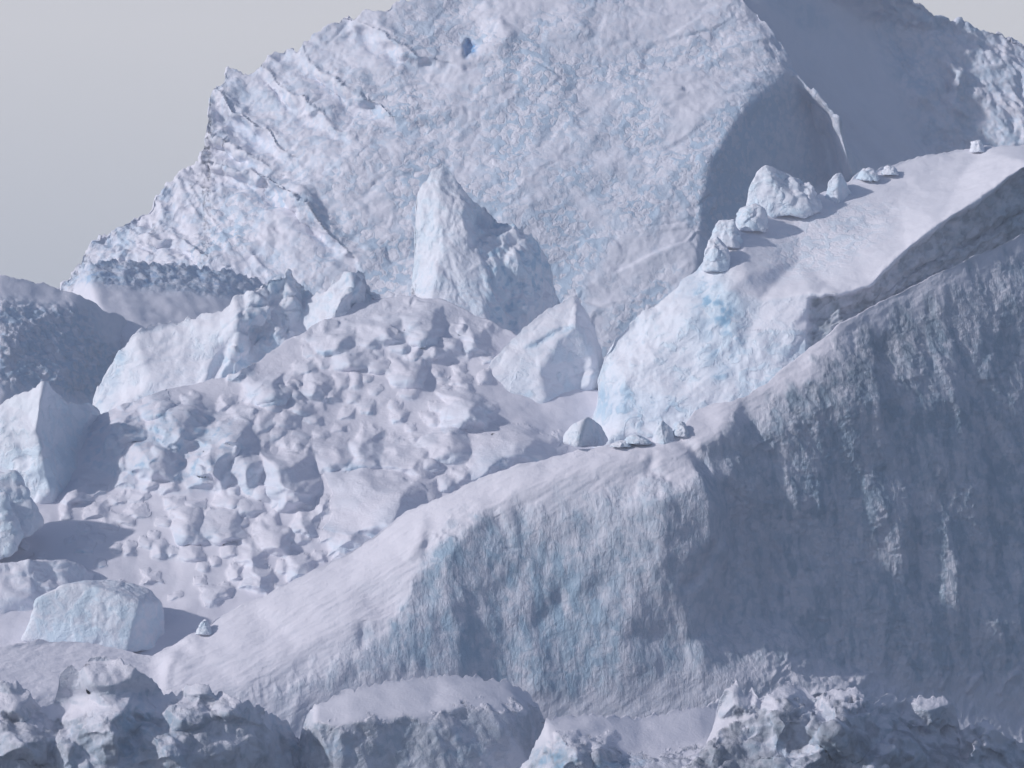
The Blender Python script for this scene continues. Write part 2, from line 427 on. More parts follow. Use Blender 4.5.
M_far = ice_material('far wind packed snow and ice', px=0.21, snow=(0.78, 0.765, 0.845), deep=(0.10, 0.34, 0.66),  cell_px=8.5, ice=(0.49, 0.60, 0.74), bump=.72, slope_amt=0.15, mottle=0.6)
M_mid = ice_material('snow crusted ice', px=0.155, slope_amt=0.35, bump=0.9)
M_bright = ice_material('clean blue white ice', px=0.155, snow=(0.80, 0.785, 0.855), ice=(0.61, 0.725, 0.84), slope_amt=0.45, bump=0.9, mottle=0.8)
M_snow = ice_material('drifted snow', px=0.146, slope_amt=0.2, bump=0.35, slope=(0.1, 0.5))
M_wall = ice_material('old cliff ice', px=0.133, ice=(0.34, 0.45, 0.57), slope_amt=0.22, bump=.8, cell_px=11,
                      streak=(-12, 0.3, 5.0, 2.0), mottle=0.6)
M_crag = ice_material('rough dark berg ice', px=0.12, ice=(0.36, 0.435, 0.54), dirt_shade=(0.165, 0.19, 0.24), slope_amt=0.55, bump=1.3, slope=(0.3, 0.72), mottle=0.6)  # dark berg ice, with the shade of under-lit crags worked into its colours

# ------------------------------------------------------------------ sea
def water():
    m = bpy.data.materials.new('fjord water'); m.use_nodes = True; nt = m.node_tree
    b = nt.nodes['Principled BSDF']; b.inputs['Base Color'].default_value = (0.03, 0.06, 0.09, 1); b.inputs['Roughness'].default_value = 0.18
    n = nt.nodes.new('ShaderNodeTexNoise'); n.inputs['Scale'].default_value = 0.25; n.inputs['Detail'].default_value = 5
    g = nt.nodes.new('ShaderNodeNewGeometry'); nt.links.new(g.outputs['Position'], n.inputs['Vector'])
    bp = nt.nodes.new('ShaderNodeBump'); bp.inputs['Distance'].default_value = 0.4; bp.inputs['Strength'].default_value = 0.5
    nt.links.new(n.outputs['Fac'], bp.inputs['Height']); nt.links.new(bp.outputs[0], b.inputs['Normal'])
    S = 25000.0
    o = mesh_obj('sea', [(-S, -S, 0), (S, -S, 0), (S, S, 0), (-S, S, 0)], [(0, 1, 2, 3)], m, smooth=False)
    o['kind'] = 'structure'
water()

def aniso(Q, ang, along, across, depth=None):
    """rotate picture-plane axes by ang (deg, clockwise from horizontal) and scale: long features run along that line"""
    a = math.radians(ang); x = Q[..., 0]; z = -Q[..., 2]
    p = x * math.cos(a) + z * math.sin(a); q = -x * math.sin(a) + z * math.cos(a)
    return np.stack([p / along, q / across, Q[..., 1] / (depth or across)], -1)
def fade(arr, off, nf, R, C_):
    full = np.zeros((R, C_)); full[off:off + nf] = arr; full[off + nf:] = arr[-1]; return full

# ------------------------------------------------------------------ far massif
def build_massif():
    top = [(40,300),(60,288),(80,262),(88,243),(100,235),(120,228),(135,215),(150,208),(155,198),(170,183),(185,172),(196,168),(202,158),
           (205,136),(208,120),(211,92),(215,82),(222,80),(228,68),(245,72),(262,65),(275,50),(298,48),(315,32),(330,25),(350,15),(370,8),(385,10),
           (400,0),(420,-6),(500,-10),(640,-14),(735,-10),(750,6),(762,15),(780,45),(790,60),(800,78),(822,98),(838,118),(850,148),(860,160),(874,172),(890,195),(920,230)]
    top = sorted({round(a): (a, b) for a, b in top}.values())
    b = Body(800, 42, 920, top, [(42,330),(300,370),(420,380),(560,400),(640,390),(740,320),(920,260)], step=1.5, jag=(2.2, 9), seed=3)
    U, V = b.U, b.V
    D = (330 - V) * 0.75
    off = [(42,300,120),(100,250,90),(200,170,70),(200,280,40),(300,60,40),(300,200,10),(300,330,10),(400,20,10),(400,150,0),(400,340,0),
           (500,-10,10),(500,200,-10),(560,370,-5),(640,-20,20),(640,200,-10),(640,370,0),(745,0,20),(770,60,10),(788,70,18),
           (735,122,-8),(705,172,-14),(697,270,-6),(640,100,0),
           (815,108,88),(822,114,96),(828,150,128),(834,180,150),(780,200,92),(740,260,55),
           (836,116,44),(846,150,62),(856,180,80),(852,150,96),(862,176,125),(890,200,190),(920,230,230),(700,330,20)]
    D += relief(U, V, off, 6)
    # the scarp that steps down from the left skyline towards the centre
    WU, WV = U + 9 * fbm(b.px3() / 40, 3, 71), V + 9 * fbm(b.px3() / 40, 3, 72)
    for poly, dep, wd in (([(200,165),(255,175),(300,200),(330,228),(345,250)], 24, 9), ([(205,128),(238,150),(275,172)], 17, 8),
                          ([(212,84),(245,118),(290,150)], 17, 9), ([(300,50),(340,80),(410,120)], 14, 10), ([(350,18),(385,35),(440,60)], 13, 9), ([(262,66),(300,100),(350,135)], 11, 8),
                          ([(120,228),(170,240),(215,262)], 9, 9)):
        d, s_, T = seg_dist(WU, WV, poly)
        e = np.sin(np.clip(T, .03, .97) * math.pi) ** .5
        D -= dep * e * np.exp(-(d / wd) ** 2) * np.where(s_ > 0, 1, 0.5)      # lip
        D += dep * 0.8 * e * np.exp(-((d - wd * 1.3) / wd) ** 2) * (s_ > 0)
    lmk = np.clip(1 - (U - 120 - .6 * (150 - np.clip(V, -20, 330))) / 330, 0, 1)
    # long shallow strata across the slope, rising to the right
    for poly, dep in (([(250,205),(330,170),(420,130),(540,80)], 6), ([(330,215),(400,180),(480,165),(530,140)], 5), ([(420,60),(470,75),(500,60)], 7),
                      ([(330,245),(400,215),(430,200)], 5)):
        D += .6 * dep * bump_line(WU, WV, poly, 5) * (.4 + .6 * sstep(fbm(b.px3() / 30, 2, 5), -.1, .2))
    D -= lmk * 5 * np.maximum(fbm(warp(aniso(b.px3(), 40, 80, 26), .9), 4, 47, .5, 'r') - .1, 0)
    b.D = D
    # ice cave near the top
    cave = blob(U + 5 * fbm(b.px3() / 16, 2, 61), V + 3 * fbm(b.px3() / 14, 2, 62), 471, 49, 8.5, 7, -35, .25); b.D += 13 * cave
    hood = blob(U, V, 468, 24, 30, 22, 20, .4); b.D += 12 * hood; b.D -= 6 * bump_line(WU, WV, [(476,3),(492,22),(500,45),(494,60)], 11)
    Q = b.px3() 
    nz = fbm(Q / 70, 3, 21)
    sc = np.clip(blob(U, V, 560, 180, 190, 190, 20, .35) + blob(U, V, 330, 250, 180, 60, -10, .4) + .35, 0, 1) * np.clip(.75 + 1.3 * nz, 0, 1)
    sc *= 1 - .85 * blob(U, V, 650, 20, 70, 25, -20, .5)
    b.paint('scoop', sc)
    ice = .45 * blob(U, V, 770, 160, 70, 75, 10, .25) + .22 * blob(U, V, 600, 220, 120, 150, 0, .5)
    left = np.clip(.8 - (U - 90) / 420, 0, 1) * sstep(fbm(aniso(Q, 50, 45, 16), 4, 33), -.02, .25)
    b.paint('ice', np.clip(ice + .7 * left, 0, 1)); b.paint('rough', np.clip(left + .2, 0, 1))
    deepm = 1.6 * cave + .25 * left * sstep(fbm(Q / 8, 2, 8), .15, .35)
    b.paint('deep', np.clip(deepm, 0, 1))
    Lm = np.clip(.9 - (U - 90) / 420, .12, 1)
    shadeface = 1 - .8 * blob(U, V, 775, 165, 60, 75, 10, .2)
    def disp(Q, Nn, off, nf):
        R, C_ = Q.shape[:2]
        lm = fade(Lm, off, nf, R, C_); sf = fade(shadeface, off, nf, R, C_)
        d = 5 * fbm(warp(aniso(Q, 45, 70, 28)), 4, 41, .5, 'r') * lm + 7 * lm * shard(warp(aniso(Q, 42, 60, 20), .45), 45, 1, .25)
        d += 1.0 * fbm(warp(Q / 14), 3, 44, .5) * lm
        d += 6 * fbm(warp(aniso(Q, -35, 110, 70), .5), 3, 42, .42) * sf + 2.2 * sf * (1 - lm) * shard(warp(aniso(Q, -25, 60, 34), .6), 46, .9, .05)
        d += .6 * fbm(Q / 13, 2, 43, .5, 'r') * sf
        return d
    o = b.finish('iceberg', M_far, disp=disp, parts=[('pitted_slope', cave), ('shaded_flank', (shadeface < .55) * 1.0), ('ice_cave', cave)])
    tag(o, 'huge pale iceberg behind everything, blue-pitted slope with a small blue cave near its top', 'iceberg')
    return b
MASSIF = build_massif()

def build_back_right():
    top = [(738,-37),(780,-34),(880,-16),(900,-4),(925,6),(936,14),(955,22),(975,29),(1000,34),(1024,40),(1070,55)]
    b = Body(836, 738, 1070, top, [(738,150),(780,180),(860,230),(1070,240)], step=1.6, jag=(2.2, 12), seed=13)
    U, V = b.U, b.V
    pts = [(738,-40,112),(740,100,100),(740,200,80),(780,-30,150),(790,60,122),(790,160,104),(840,100,158),(860,20,222),(870,70,206),(880,120,186),(880,200,150),
           (905,30,240),(905,95,208),(930,135,204),(960,150,204),(1000,145,196),(1070,150,170),(950,30,246),(960,80,216),(1020,50,242),(1020,110,202),(1070,60,236),(1000,220,170),(1070,230,160)]
    b.D = relief(U, V, pts, 10)
    b.D -= 10 * bump_line(U, V, [(945,55),(960,75),(955,105),(968,118)], 5)
    b.D += 8 * bump_line(U, V, [(935,60),(950,78),(946,108)], 5)
    Q = b.px3(); n = fbm(Q / 30, 4, 77)
    lit = sstep(U - .45 * V, 840, 880)
    b.paint('ice', np.clip(.5 * lit * sstep(n, -.1, .2) + .5 * blob(U, V, 790, 5, 45, 14, 35, .3), 0, 1)); b.paint('rough', lit * .7); b.paint('scoop', lit * .4)
    def disp(Q, Nn, off, nf):
        R, C_ = Q.shape[:2]; l = fade(lit, off, nf, R, C_)
        return 9 * fbm(warp(aniso(Q, 45, 90, 30)), 4, 51) * (.3 + .7 * l) + 3 * fbm(aniso(Q, 60, 30, 10), 3, 52, .5, 'r') * l
    o = b.finish('iceberg', M_far, disp=disp)
    tag(o, 'farthest iceberg at upper right, smooth shaded hollow below a jagged sunlit crest', 'iceberg')
build_back_right()

def build_left_hill():
    top = [(-60,262),(0,275),(40,282),(80,295),(105,310),(126,321),(135,335),(136,350),(140,380),(146,440)]
    b = Body(740, -60, 146, top, [(-60,460),(146,460)], step=1.5, jag=(1.2, 12), seed=23)
    U, V = b.U, b.V
    pts = [(-60,262,60),(0,275,70),(80,295,120),(126,321,190),(146,400,190),(146,440,170),(110,420,80),(60,380,20),(0,340,-10),(0,420,-70),(90,345,95),(-60,450,-100),(50,450,-60),(146,460,120)]
    pts = [(u, v, d - .3 * (u + 60)) for u, v, d in pts]
    b.D = relief(U, V, pts, 14)
    Q = b.px3(); band = sstep(V - 300 + (U - 60) * -.1, -5, 18) * (1 - sstep(V - U * .15, 375, 400)) * (1 - .8 * blob(U, V, 115, 325, 28, 20, 40, .3))
    b.paint('scoop', .9 * band); b.paint('ice', .28 * band); b.paint('rough', band)
    def disp(Q, Nn, off, nf):
        R, C_ = Q.shape[:2]; l = fade(band, off, nf, R, C_)
        return 3 * fbm(Q / 50, 3, 61) + 3.4 * fbm(aniso(Q, 15, 16, 8), 3, 62, .5, 'r') * l
    o = b.finish('iceberg', M_far, disp=disp)
    tag(o, 'low rounded iceberg hump at left edge, shaded and pocked with blue pits', 'iceberg')
build_left_hill()

def build_shelf():
    top = [(72,292),(80,276),(88,264),(110,260),(150,262),(185,265),(225,270),(260,280),(300,288),(330,300),(350,330)]
    b = Body(770, 72, 350, top, [(72,360),(350,380)], step=1.5, jag=(2.2, 9), seed=29)
    U, V = b.U, b.V
    pts = [(72,290,60),(90,264,60),(150,262,90),(225,270,130),(300,288,190),(350,330,200),(90,285,20),(150,288,48),(225,292,88),(290,305,130),
           (100,310,-25),(160,320,-10),(220,320,25),(160,360,-70),(300,340,80),(350,380,60)]
    pts = [(u, v, d + .1 * (u - 72)) for u, v, d in pts]
    b.D = relief(U, V, pts, 8)
    band = (1 - sstep(V - (U - 100) * .1, 276, 292)) + .5 * blob(U, V, 190, 283, 80, 7, 6, .3)
    band = np.clip(band, 0, 1)
    b.paint('ice', .55 * band); b.paint('rough', band); b.paint('scoop', .6 * band); b.paint('deep', .35 * band * sstep(fbm(b.px3() / 9, 2, 4), .15, .3))
    def disp(Q, Nn, off, nf):
        R, C_ = Q.shape[:2]; l = fade(band, off, nf, R, C_)
        return 2.5 * fbm(Q / 40, 3, 63) + 2.6 * fbm(warp(aniso(Q, 8, 26, 10)), 3, 64, .5, 'r') * l
    o = b.finish('ice_shelf', M_far, disp=disp)
    tag(o, 'flat shaded ice shelf with rubbly blue rim, between left hump and huge iceberg', 'ice shelf')
build_shelf()

# ------------------------------------------------------------------ snow field holding the rubble
def build_field():
    top = [(-60,455),(60,430),(96,415),(130,400),(180,385),(230,375),(300,335),(360,300),(400,296),(440,300),(490,320),(530,345),(560,380),(620,395),(660,400),(740,400)]
    b = Body(560, -60, 740, top, [(-60,690),(740,690)], step=1.15, jag=(1.0, 14), seed=31)
    U, V = b.U, b.V
    D = (470 - V) * 1.45
    off = [(-60,480,40),(0,520,0),(100,470,15),(100,560,0),(100,640,0),(200,420,8),(200,520,0),(200,620,0),(300,380,0),(300,480,5),(300,600,0),(400,330,0),(400,420,10),(400,500,-5),
           (480,340,15),(480,430,12),(480,500,0),(560,400,35),(560,470,20),(640,420,60),(740,420,80),(740,560,40),(0,600,-10),
           (85,500,16),(210,490,10),(160,415,-8),(150,450,-2),(230,440,-18),(180,470,0)]
    D += relief(U, V, off, 6)
    # knoll of broken ice below the pale cliff
    D -= 18 * blob(U, V, 170, 440, 75, 38, 5, .4) + 7 * blob(U, V, 300, 480, 70, 40, 30, .5) + 12 * blob(U, V, 470, 440, 80, 40, 20, .4)
    # snow banked up round every block, with a drift trailing off to the right
    b.D = D
    b.add_lumps([(u, v, wd * 1.15, h * 1.1, lb, rt, sd, ic) for (u, v, wd, h, lb, rt, sd, ic) in field_blocks], 'ice block', 'ice_block', 'ice blocks strewn over the snow field')
    b.add_lumps([(r[0], r[1], r[2] * 1.3, r[3] * 1.35, r[7], rng.uniform(.3, .75), 500 + i, rng.uniform(0, .4)) for i, r in enumerate(lump_rows)], 'ice lump', 'ice_lump', 'small ice lumps half buried in the snow field')
    for (u, v, wd, h) in [r[:4] for r in field_blocks] + lumps:
        D -= .16 * h * np.exp(-(((U - u - wd * .1) / (wd * .62)) ** 2 + ((V - v + h * .2) / (h * .6)) ** 2))
        D -= .10 * h * np.exp(-(((U - u - wd * .7) / (wd * .9)) ** 2 + ((V - v + h * .1) / (h * .5)) ** 2))
    b.D = D; b.bake_lumps(2)
    Q = b.px3()
    knoll = blob(U, V, 165, 445, 85, 42, 5, .2); up = blob(U, V, 400, 325, 110, 32, 5, .3)
    rub = np.clip(knoll + up + .7 * blob(U, V, 280, 400, 90, 50, 20, .4) + .5 * blob(U, V, 440, 450, 90, 45, 10, .4), 0, 1)
    b.paint('ice', .5 * knoll * sstep(fbm(Q / 20, 3, 5), -.1, .2) + .15 * up); b.paint('rough', .5 * rub)
    b.paint('deep', .5 * knoll * sstep(fbm(Q / 12, 2, 9), .2, .35))
    def disp(Q, Nn, off, nf):
        R, C_ = Q.shape[:2]; l = fade(rub, off, nf, R, C_)
        d = 4 * fbm(Q / 70, 2, 71) + .8 * fbm(Q / 20, 2, 72)
        d += l * np.maximum(6 * shard(warp(Q / 24, .5), 73, 1.1), 0.6) * sstep(fbm(Q / 60, 2, 75), -.2, .15)
        return d
    o = b.finish('snow_field', M_mid, disp=disp)
    o['kind'] = 'structure'
    return b


field_blocks = [
 # u, foot v, w, h, label, right, seed, ice
 (294,500,56,54,'big two-toned boulder with smooth shaded right side, in the middle of the rubble',.35,401,.3),
 (372,530,112,62,'broad flat-topped block with pale sloping face, largest of the rubble near the ridge',.8,402,.35),
 (400,472,60,30,'snow-covered roof-shaped block behind the broad flat-topped block',.6,403,.1),
 (368,466,38,42,'upright rounded boulder standing behind the broad flat-topped block',.35,404,.3),
 (470,428,52,42,'rounded boulder with blue notched right side, in the snow bowl under the wedge',.6,405,.35),
 (446,462,56,34,'snow-plastered boulder with cracked blue front, left of the ridge crest',.55,406,.35),
 (515,468,90,42,'long low snow-backed block with a blue broken end, beside the ridge crest',.6,407,.35),
 (424,344,40,34,'dome of blue ice just below the tall pinnacle',.6,408,.5),
 (335,470,50,30,'dark shaded slab leaning behind the two-toned boulder',.5,409,.2),
 (212,486,36,44,'upright rounded block with a blue foot, right end of the broken knoll',.4,410,.4),
 (243,488,34,40,'egg-shaped block beside the upright block on the broken knoll',.5,411,.4),
 (265,405,48,32,'double block with a deep blue crack below the pale cliff',.6,412,.5),
 (220,545,50,34,'split lump with a pale blue right face, on the smooth snow below the knoll',.6,413,.4),
 (190,540,34,30,'ribbed shaded lump left of the split lump',.4,414,.15),
 (305,534,28,24,'small faceted block with a dark right side on open snow',.4,415,.3),
 (349,552,42,30,'rough broken lump near the lower edge of the rubble by the ridge',.5,416,.3),
 (302,578,30,24,'round white boulder at the lower ridge edge',.4,417,.3),
 (255,592,32,28,'rounded cone of snowy ice touching the snow ramp',.5,418,.25),
 (270,552,40,28,'snowy hump in the lower middle of the rubble',.6,419,.1),
 (470,345,30,24,'pointed snow block at the right of the upper rubble',.5,420,.3),
 (478,352,24,20,'dark-sided pebble-like block at the foot of the pinnacle',.4,421,.5),
 (404,386,34,26,'broken block with a dark right edge in the middle of the bowl',.7,422,.3),
 (330,352,46,26,'flat blue-edged block at the upper left of the bowl',.6,423,.4),
 (380,345,50,30,'rubbly mound crossing the top of the bowl',.6,424,.3),
 (356,370,40,22,'low broken step of ice under the rubbly mound',.4,425,.25),
 (243,380,30,22,'knuckle of ice at the lower right corner of the pale cliff',.5,426,.4),
 (315,395,30,22,'small snowy knob right of the double block',.5,427,.2),
 (232,445,44,26,'snow-covered rise on top of the broken knoll',.6,428,.2),
 (130,440,34,30,'rounded lump on the left shoulder of the broken knoll',.4,429,.35),
 (112,452,26,28,'rib of snow beside the shaded heart-topped block',.5,430,.3),
 (158,420,40,26,'cracked blue patch of ice on the crown of the knoll',.5,431,.5),
 (180,442,50,34,'bulge of pale ice in the centre of the knoll',.5,432,.35),
 (150,478,50,34,'smooth foot of the knoll above the shaded hollow',.5,433,.2),
]
lumps = [(128,555,12,10),(160,556,16,12),(192,560,22,12),(152,580,20,9),(176,598,14,6),(215,566,10,6),(200,584,12,6),(218,601,28,14),(236,579,14,12),(248,565,26,20),(66,518,10,14),(98,492,20,8),
 (120,522,22,10),(138,517,24,12),(108,530,16,10),(98,516,24,12),(175,508,20,10),(196,512,20,10),(226,510,28,14),(250,514,26,14),(268,528,20,12),(240,528,14,8),(176,522,12,8),
 (280,548,20,10),(262,574,16,10),(330,540,22,12),(325,512,22,14),(318,560,14,8),(300,462,30,20),(272,470,26,16),(255,470,20,14),(246,452,20,10),
 (265,430,20,12),(285,428,24,12),(238,420,26,14),(228,408,20,12),(250,415,18,10),(300,414,22,12),(312,424,16,8),(278,440,14,8),(330,400,20,12),(342,388,14,10),(352,402,12,6),(345,418,16,10),
 (338,432,12,8),(300,446,18,10),(322,440,14,8),(364,412,18,10),(355,388,10,14),(380,372,22,10),(400,352,16,10),(415,362,18,9),(430,358,24,12),(448,352,22,12),(460,372,14,8),(440,376,10,6),(424,350,14,10),
 (444,384,12,6),(410,398,18,8),(395,408,12,6),(490,362,12,8),(500,372,12,8),(486,382,14,10),(452,402,20,10),(440,412,18,8),(496,440,20,12),(510,432,14,8),(530,440,16,8),(545,444,16,9),
 (430,470,26,14),(420,486,30,14),(446,490,20,12),(462,482,22,12),(405,500,16,10),(480,470,24,12),(500,474,18,10),(535,452,22,12),(392,448,22,10),(378,436,14,8),
 (320,366,20,10),(306,374,22,12),(292,386,22,10),(345,342,20,10),(360,334,22,12),(388,326,24,12),(404,334,14,10),(312,356,16,8),(298,400,14,8),(272,412,12,6),
 (140,500,22,8),(170,492,16,8),(232,498,16,10),(280,506,14,10),(262,500,20,14),(340,556,14,8),(290,560,14,8),(282,590,10,6),(36,560,14,8),(20,548,16,9),(84,532,12,7),(70,542,10,5),(102,566,10,5),(125,590,16,8),(145,572,10,5),
 (160,400,20,12),(140,412,16,9),(190,408,18,12),(205,425,16,12),(210,455,14,12),(195,468,14,12),(120,470,14,14),(170,462,14,10),(136,462,12,9),(222,440,14,10)]
# small lumps half drowned in the snow
LM = [(294,480,'the big two-toned boulder'),(372,500,'the broad flat-topped block'),(470,410,'the rounded boulder in the bowl'),(95,610,'the tabular boulder'),(165,445,'the broken knoll'),
      (265,392,'the blue-cracked double block'),(424,330,'the blue ice dome'),(220,530,'the split lump'),(400,375,'the broken block in mid bowl'),(302,570,'the round white boulder'),(60,440,'the tall left fin')]
def more_lumps(n, box, wr, seed):
    """further half-buried lumps, kept clear of one another"""
    r = np.random.default_rng(seed); tries = 0; got = 0
    while got < n and tries < 4000:
        tries += 1
        u, v = r.uniform(box[0], box[2]), r.uniform(box[1], box[3]); w_ = r.uniform(*wr)
        if all(math.hypot(u - a[0], (v - a[1]) * 1.4) > .5 * (w_ + a[2]) for a in lumps) and all(math.hypot(u - a[0], (v - a[1] + a[3] * .4) * 1.3) > .42 * (w_ + a[2]) for a in field_blocks):
            lumps.append((u, v, w_, w_ * r.uniform(.45, .7))); got += 1
more_lumps(9, (70, 500, 240, 560), (9, 30), 5)
more_lumps(11, (110, 400, 290, 490), (12, 40), 6)
more_lumps(10, (300, 330, 470, 440), (8, 28), 8)
more_lumps(8, (400, 440, 560, 485), (12, 30), 9)
more_lumps(5, (180, 540, 330, 600), (9, 26), 10)
cnt = {}
lump_rows = []
for i, (u, v, wd, h) in enumerate(lumps):
    d = [math.hypot((u - a) , (v - b)) for a, b, _ in LM]; j = int(np.argmin(d)); a, b_, nm = LM[j]
    dx, dy = u - a, v - b_
    dirn = ('above' if dy < 0 else 'below') if abs(dy) > 2 * abs(dx) else (('right of' if dx > 0 else 'left of') if abs(dx) > 2 * abs(dy) else (('up and ' if dy < 0 else 'down and ') + ('right of' if dx > 0 else 'left of')))
    lump_rows.append([u, v, wd, h, nm, dirn, d[j]])
ORD = ['nearest', 'second', 'third', 'fourth', 'fifth', 'sixth', 'seventh', 'eighth', 'ninth', 'tenth', 'eleventh', 'twelfth', 'thirteenth', 'fourteenth', 'fifteenth', 'sixteenth', 'seventeenth', 'eighteenth', 'nineteenth', 'twentieth'] + ['farthest'] * 9
from collections import defaultdict
gr = defaultdict(list)
for r in lump_rows: gr[(r[4], r[5])].append(r)
for (nm, dirn), rs in gr.items():
    rs.sort(key=lambda r: r[6])
    for q, r in enumerate(rs):
        size = 'tiny' if r[2] < 14 else ('small' if r[2] < 21 else 'knee-high')
        size = 'tiny' if r[2] < 14 else ('small' if r[2] < 21 else 'middling')
        o_ = f', {ORD[q]} one out' if len(rs) > 1 and q else (', nearest one' if len(rs) > 1 else '')
        r.append(f'{size} ice lump {dirn} {nm}{o_}')
FIELD = build_field()

# ------------------------------------------------------------------ ice masses standing in the snow field
def build_pinnacle():
    top = [(411,300),(413,272),(415,240),(416,200),(420,186),(430,174),(442,162),(450,170),(458,184),(468,198),(484,208),(497,221),(515,225),(530,231),(543,244),(549,262),(554,285),(560,302),(578,332),(590,352)]
    b = Body(612, 411, 590, top, [(411,360),(590,390)], step=1.2, jag=(1.6, 8), seed=43)
    U, V = b.U, b.V
    pts = [(372,312,10),(404,286,30),(413,275,18),(415,230,26),(420,186,40),(442,162,46),(436,200,18),(440,250,-6),(430,300,-28),(400,315,-30),(372,350,-40),
           (458,184,40),(466,210,14),(470,240,-2),(478,270,-12),(486,300,-26),(490,345,-50),
           (484,208,56),(497,221,60),(478,222,38),(500,240,22),(515,225,40),(530,231,46),(543,244,58),(554,285,72),(560,302,80),(590,352,100),
           (500,262,8),(520,256,8),(528,300,2),(510,300,0),(543,300,32),(520,345,-20),(560,360,20),(590,390,0)]
    b.D = relief(U, V, pts, 5)
    r = sstep(U - 470 - (V - 230) * .16, 0, 14)
    b.D += 6 * r * fbm(b.px3() / 34, 2, 8)
    b.D += 8 * bump_line(U, V, [(468,200),(482,222),(500,230)], 5) + 9 * bump_line(U, V, [(470,246),(478,240),(490,232)], 5)
    b.paint('ice', .2 + .3 * r * sstep(fbm(b.px3() / 22, 3, 2), -.15, .15)); b.paint('rough', .6 + 0 * U)
    b.paint('deep', .5 * r * sstep(fbm(b.px3() / 10, 2, 5), .12, .3))
    def disp(Q, Nn, off, nf):
        R, C_ = Q.shape[:2]; rr = fade(r, off, nf, R, C_)
        return 2.2 * fbm(warp(aniso(Q, 80, 30, 14)), 4, 81) * (1 + rr) + (1 + 3 * rr) * shard(warp(Q / 26, .5), 82, 1, .2)
    o = b.finish('ice_pinnacle', M_bright, disp=disp, parts=[('bright_face', r), ('lumpy_flank', r)])
    tag(o, 'tall pointed ice pinnacle with bright flat left face and lumpy blue right side', 'ice pinnacle')
build_pinnacle()

def build_pale_cliff():
    top = [(86,425),(94,400),(104,380),(116,358),(119,350),(135,334),(150,325),(165,323),(182,321),(200,315),(222,309),(235,298),(250,290),(266,284),(280,275),(288,271),(296,279),(304,291),(312,294),(330,287),(346,277),(358,270),(364,274),(370,290),(385,312),(400,330),(410,350)]
    b = Body(592, 86, 410, top, [(86,440),(160,470),(300,440),(410,390)], step=1.3, jag=(1.8, 8), seed=47)
    U, V = b.U, b.V
    pts = [(86,425,20),(94,400,22),(119,350,24),(135,334,20),(182,321,26),(222,309,22),(235,298,24),(266,284,30),(288,271,34),(304,291,60),(330,287,34),(358,270,34),(370,290,70),(400,330,90),(410,350,95),
           (110,420,-22),(150,380,-12),(150,430,-32),(200,350,4),(195,400,-26),(220,330,-2),(222,360,-8),(238,325,-14),(236,350,-20),(212,390,-32),(205,420,-44),
           (256,330,20),(250,360,-2),(240,400,-22),(270,310,14),(290,300,32),(280,340,4),(270,380,-20),(300,320,38),(310,345,10),(330,320,2),(340,300,4),(356,290,14),(350,320,14),(365,310,50),(300,400,-30),(380,360,20),(86,440,0),(300,440,-60),(410,390,50)]
    b.D = relief(U, V, pts, 4)
    b.D += 8 * bump_line(U, V, [(232,340),(218,365),(208,390),(200,410)], 5)
    r = np.clip(sstep(U - 225 + (V - 340) * .3, 0, 15) * (1 - .7 * blob(U, V, 320, 320, 28, 40, 30, .2)), 0, 1)
    b.paint('ice', .12 + .5 * r * sstep(fbm(b.px3() / 20, 3, 2), -.15, .15) + .5 * blob(U, V, 112, 385, 8, 40, 15, .3)); b.paint('rough', .25 + .7 * r)
    b.paint('deep', .45 * (r + blob(U, V, 112, 380, 8, 40, 15, .3)) * sstep(fbm(b.px3() / 9, 2, 5), .15, .3))
    def disp(Q, Nn, off, nf):
        R, C_ = Q.shape[:2]; rr = fade(r, off, nf, R, C_)
        return 3 * fbm(Q / 40, 3, 91) + .8 * (1 + 2 * rr) * fbm(warp(Q / 16), 3, 92) + (1 + 7 * rr) * shard(warp(Q / 19, .4), 93)
    o = b.finish('ice_cliff', M_bright, disp=disp, parts=[('smooth_face', r), ('rubbly_crest', r)])
    tag(o, 'broad pale ice cliff, smooth bright face and rubbly crest, left of the pinnacle', 'ice cliff')
build_pale_cliff()

def build_wedge():
    top = [(470,392),(484,374),(492,362),(500,352),(520,331),(545,311),(560,302),(572,295),(579,298),(586,312),(592,326),(600,345),(606,362),(612,400),(620,440)]
    b = Body(582, 470, 620, top, [(470,420),(540,470),(620,470)], step=1.2, jag=(1.2, 10), seed=53)
    U, V = b.U, b.V
    pts = [(470,392,-4),(492,362,12),(520,331,26),(572,295,44),(579,298,46),(606,362,60),(612,400,60),(620,440,50),(578,320,16),(592,350,18),(598,372,14),(560,340,8),(540,370,-8),(510,390,-14),(520,420,-30),(545,402,-24),(590,384,2),(575,392,10),(556,410,2),(545,435,-18),(600,400,26),(590,430,6),(520,470,-60),(620,470,0),(470,420,-20)]
    b.D = relief(U, V, pts, 4)
    lowr = blob(U, V, 572, 412, 38, 22, -18, .25); strip = bump_line(U, V, [(525,352),(555,333),(575,326)], 3)
    b.paint('ice', np.clip(.15 + .75 * lowr + .6 * blob(U, V, 515, 395, 16, 28, 20, .4) + .6 * strip, 0, 1)); b.paint('deep', .45 * lowr + .4 * strip); b.paint('rough', .4 + .6 * lowr)
    b.D += 3.5 * strip + 3 * bump_line(U, V, [(570,376),(585,372),(602,366)], 3)
    def disp(Q, Nn, off, nf):
        R, C_ = Q.shape[:2]; l = fade(lowr, off, nf, R, C_)
        return 2.6 * fbm(warp(Q / 38), 4, 95) + 4 * shard(warp(Q / 28, .4), 96, .7) * (.35 + l)
    o = b.finish('ice_wedge', M_bright, disp=disp)
    tag(o, 'bright ice wedge with blue undercut foot, between the pinnacle and the snow-topped slab', 'ice block')
build_wedge()

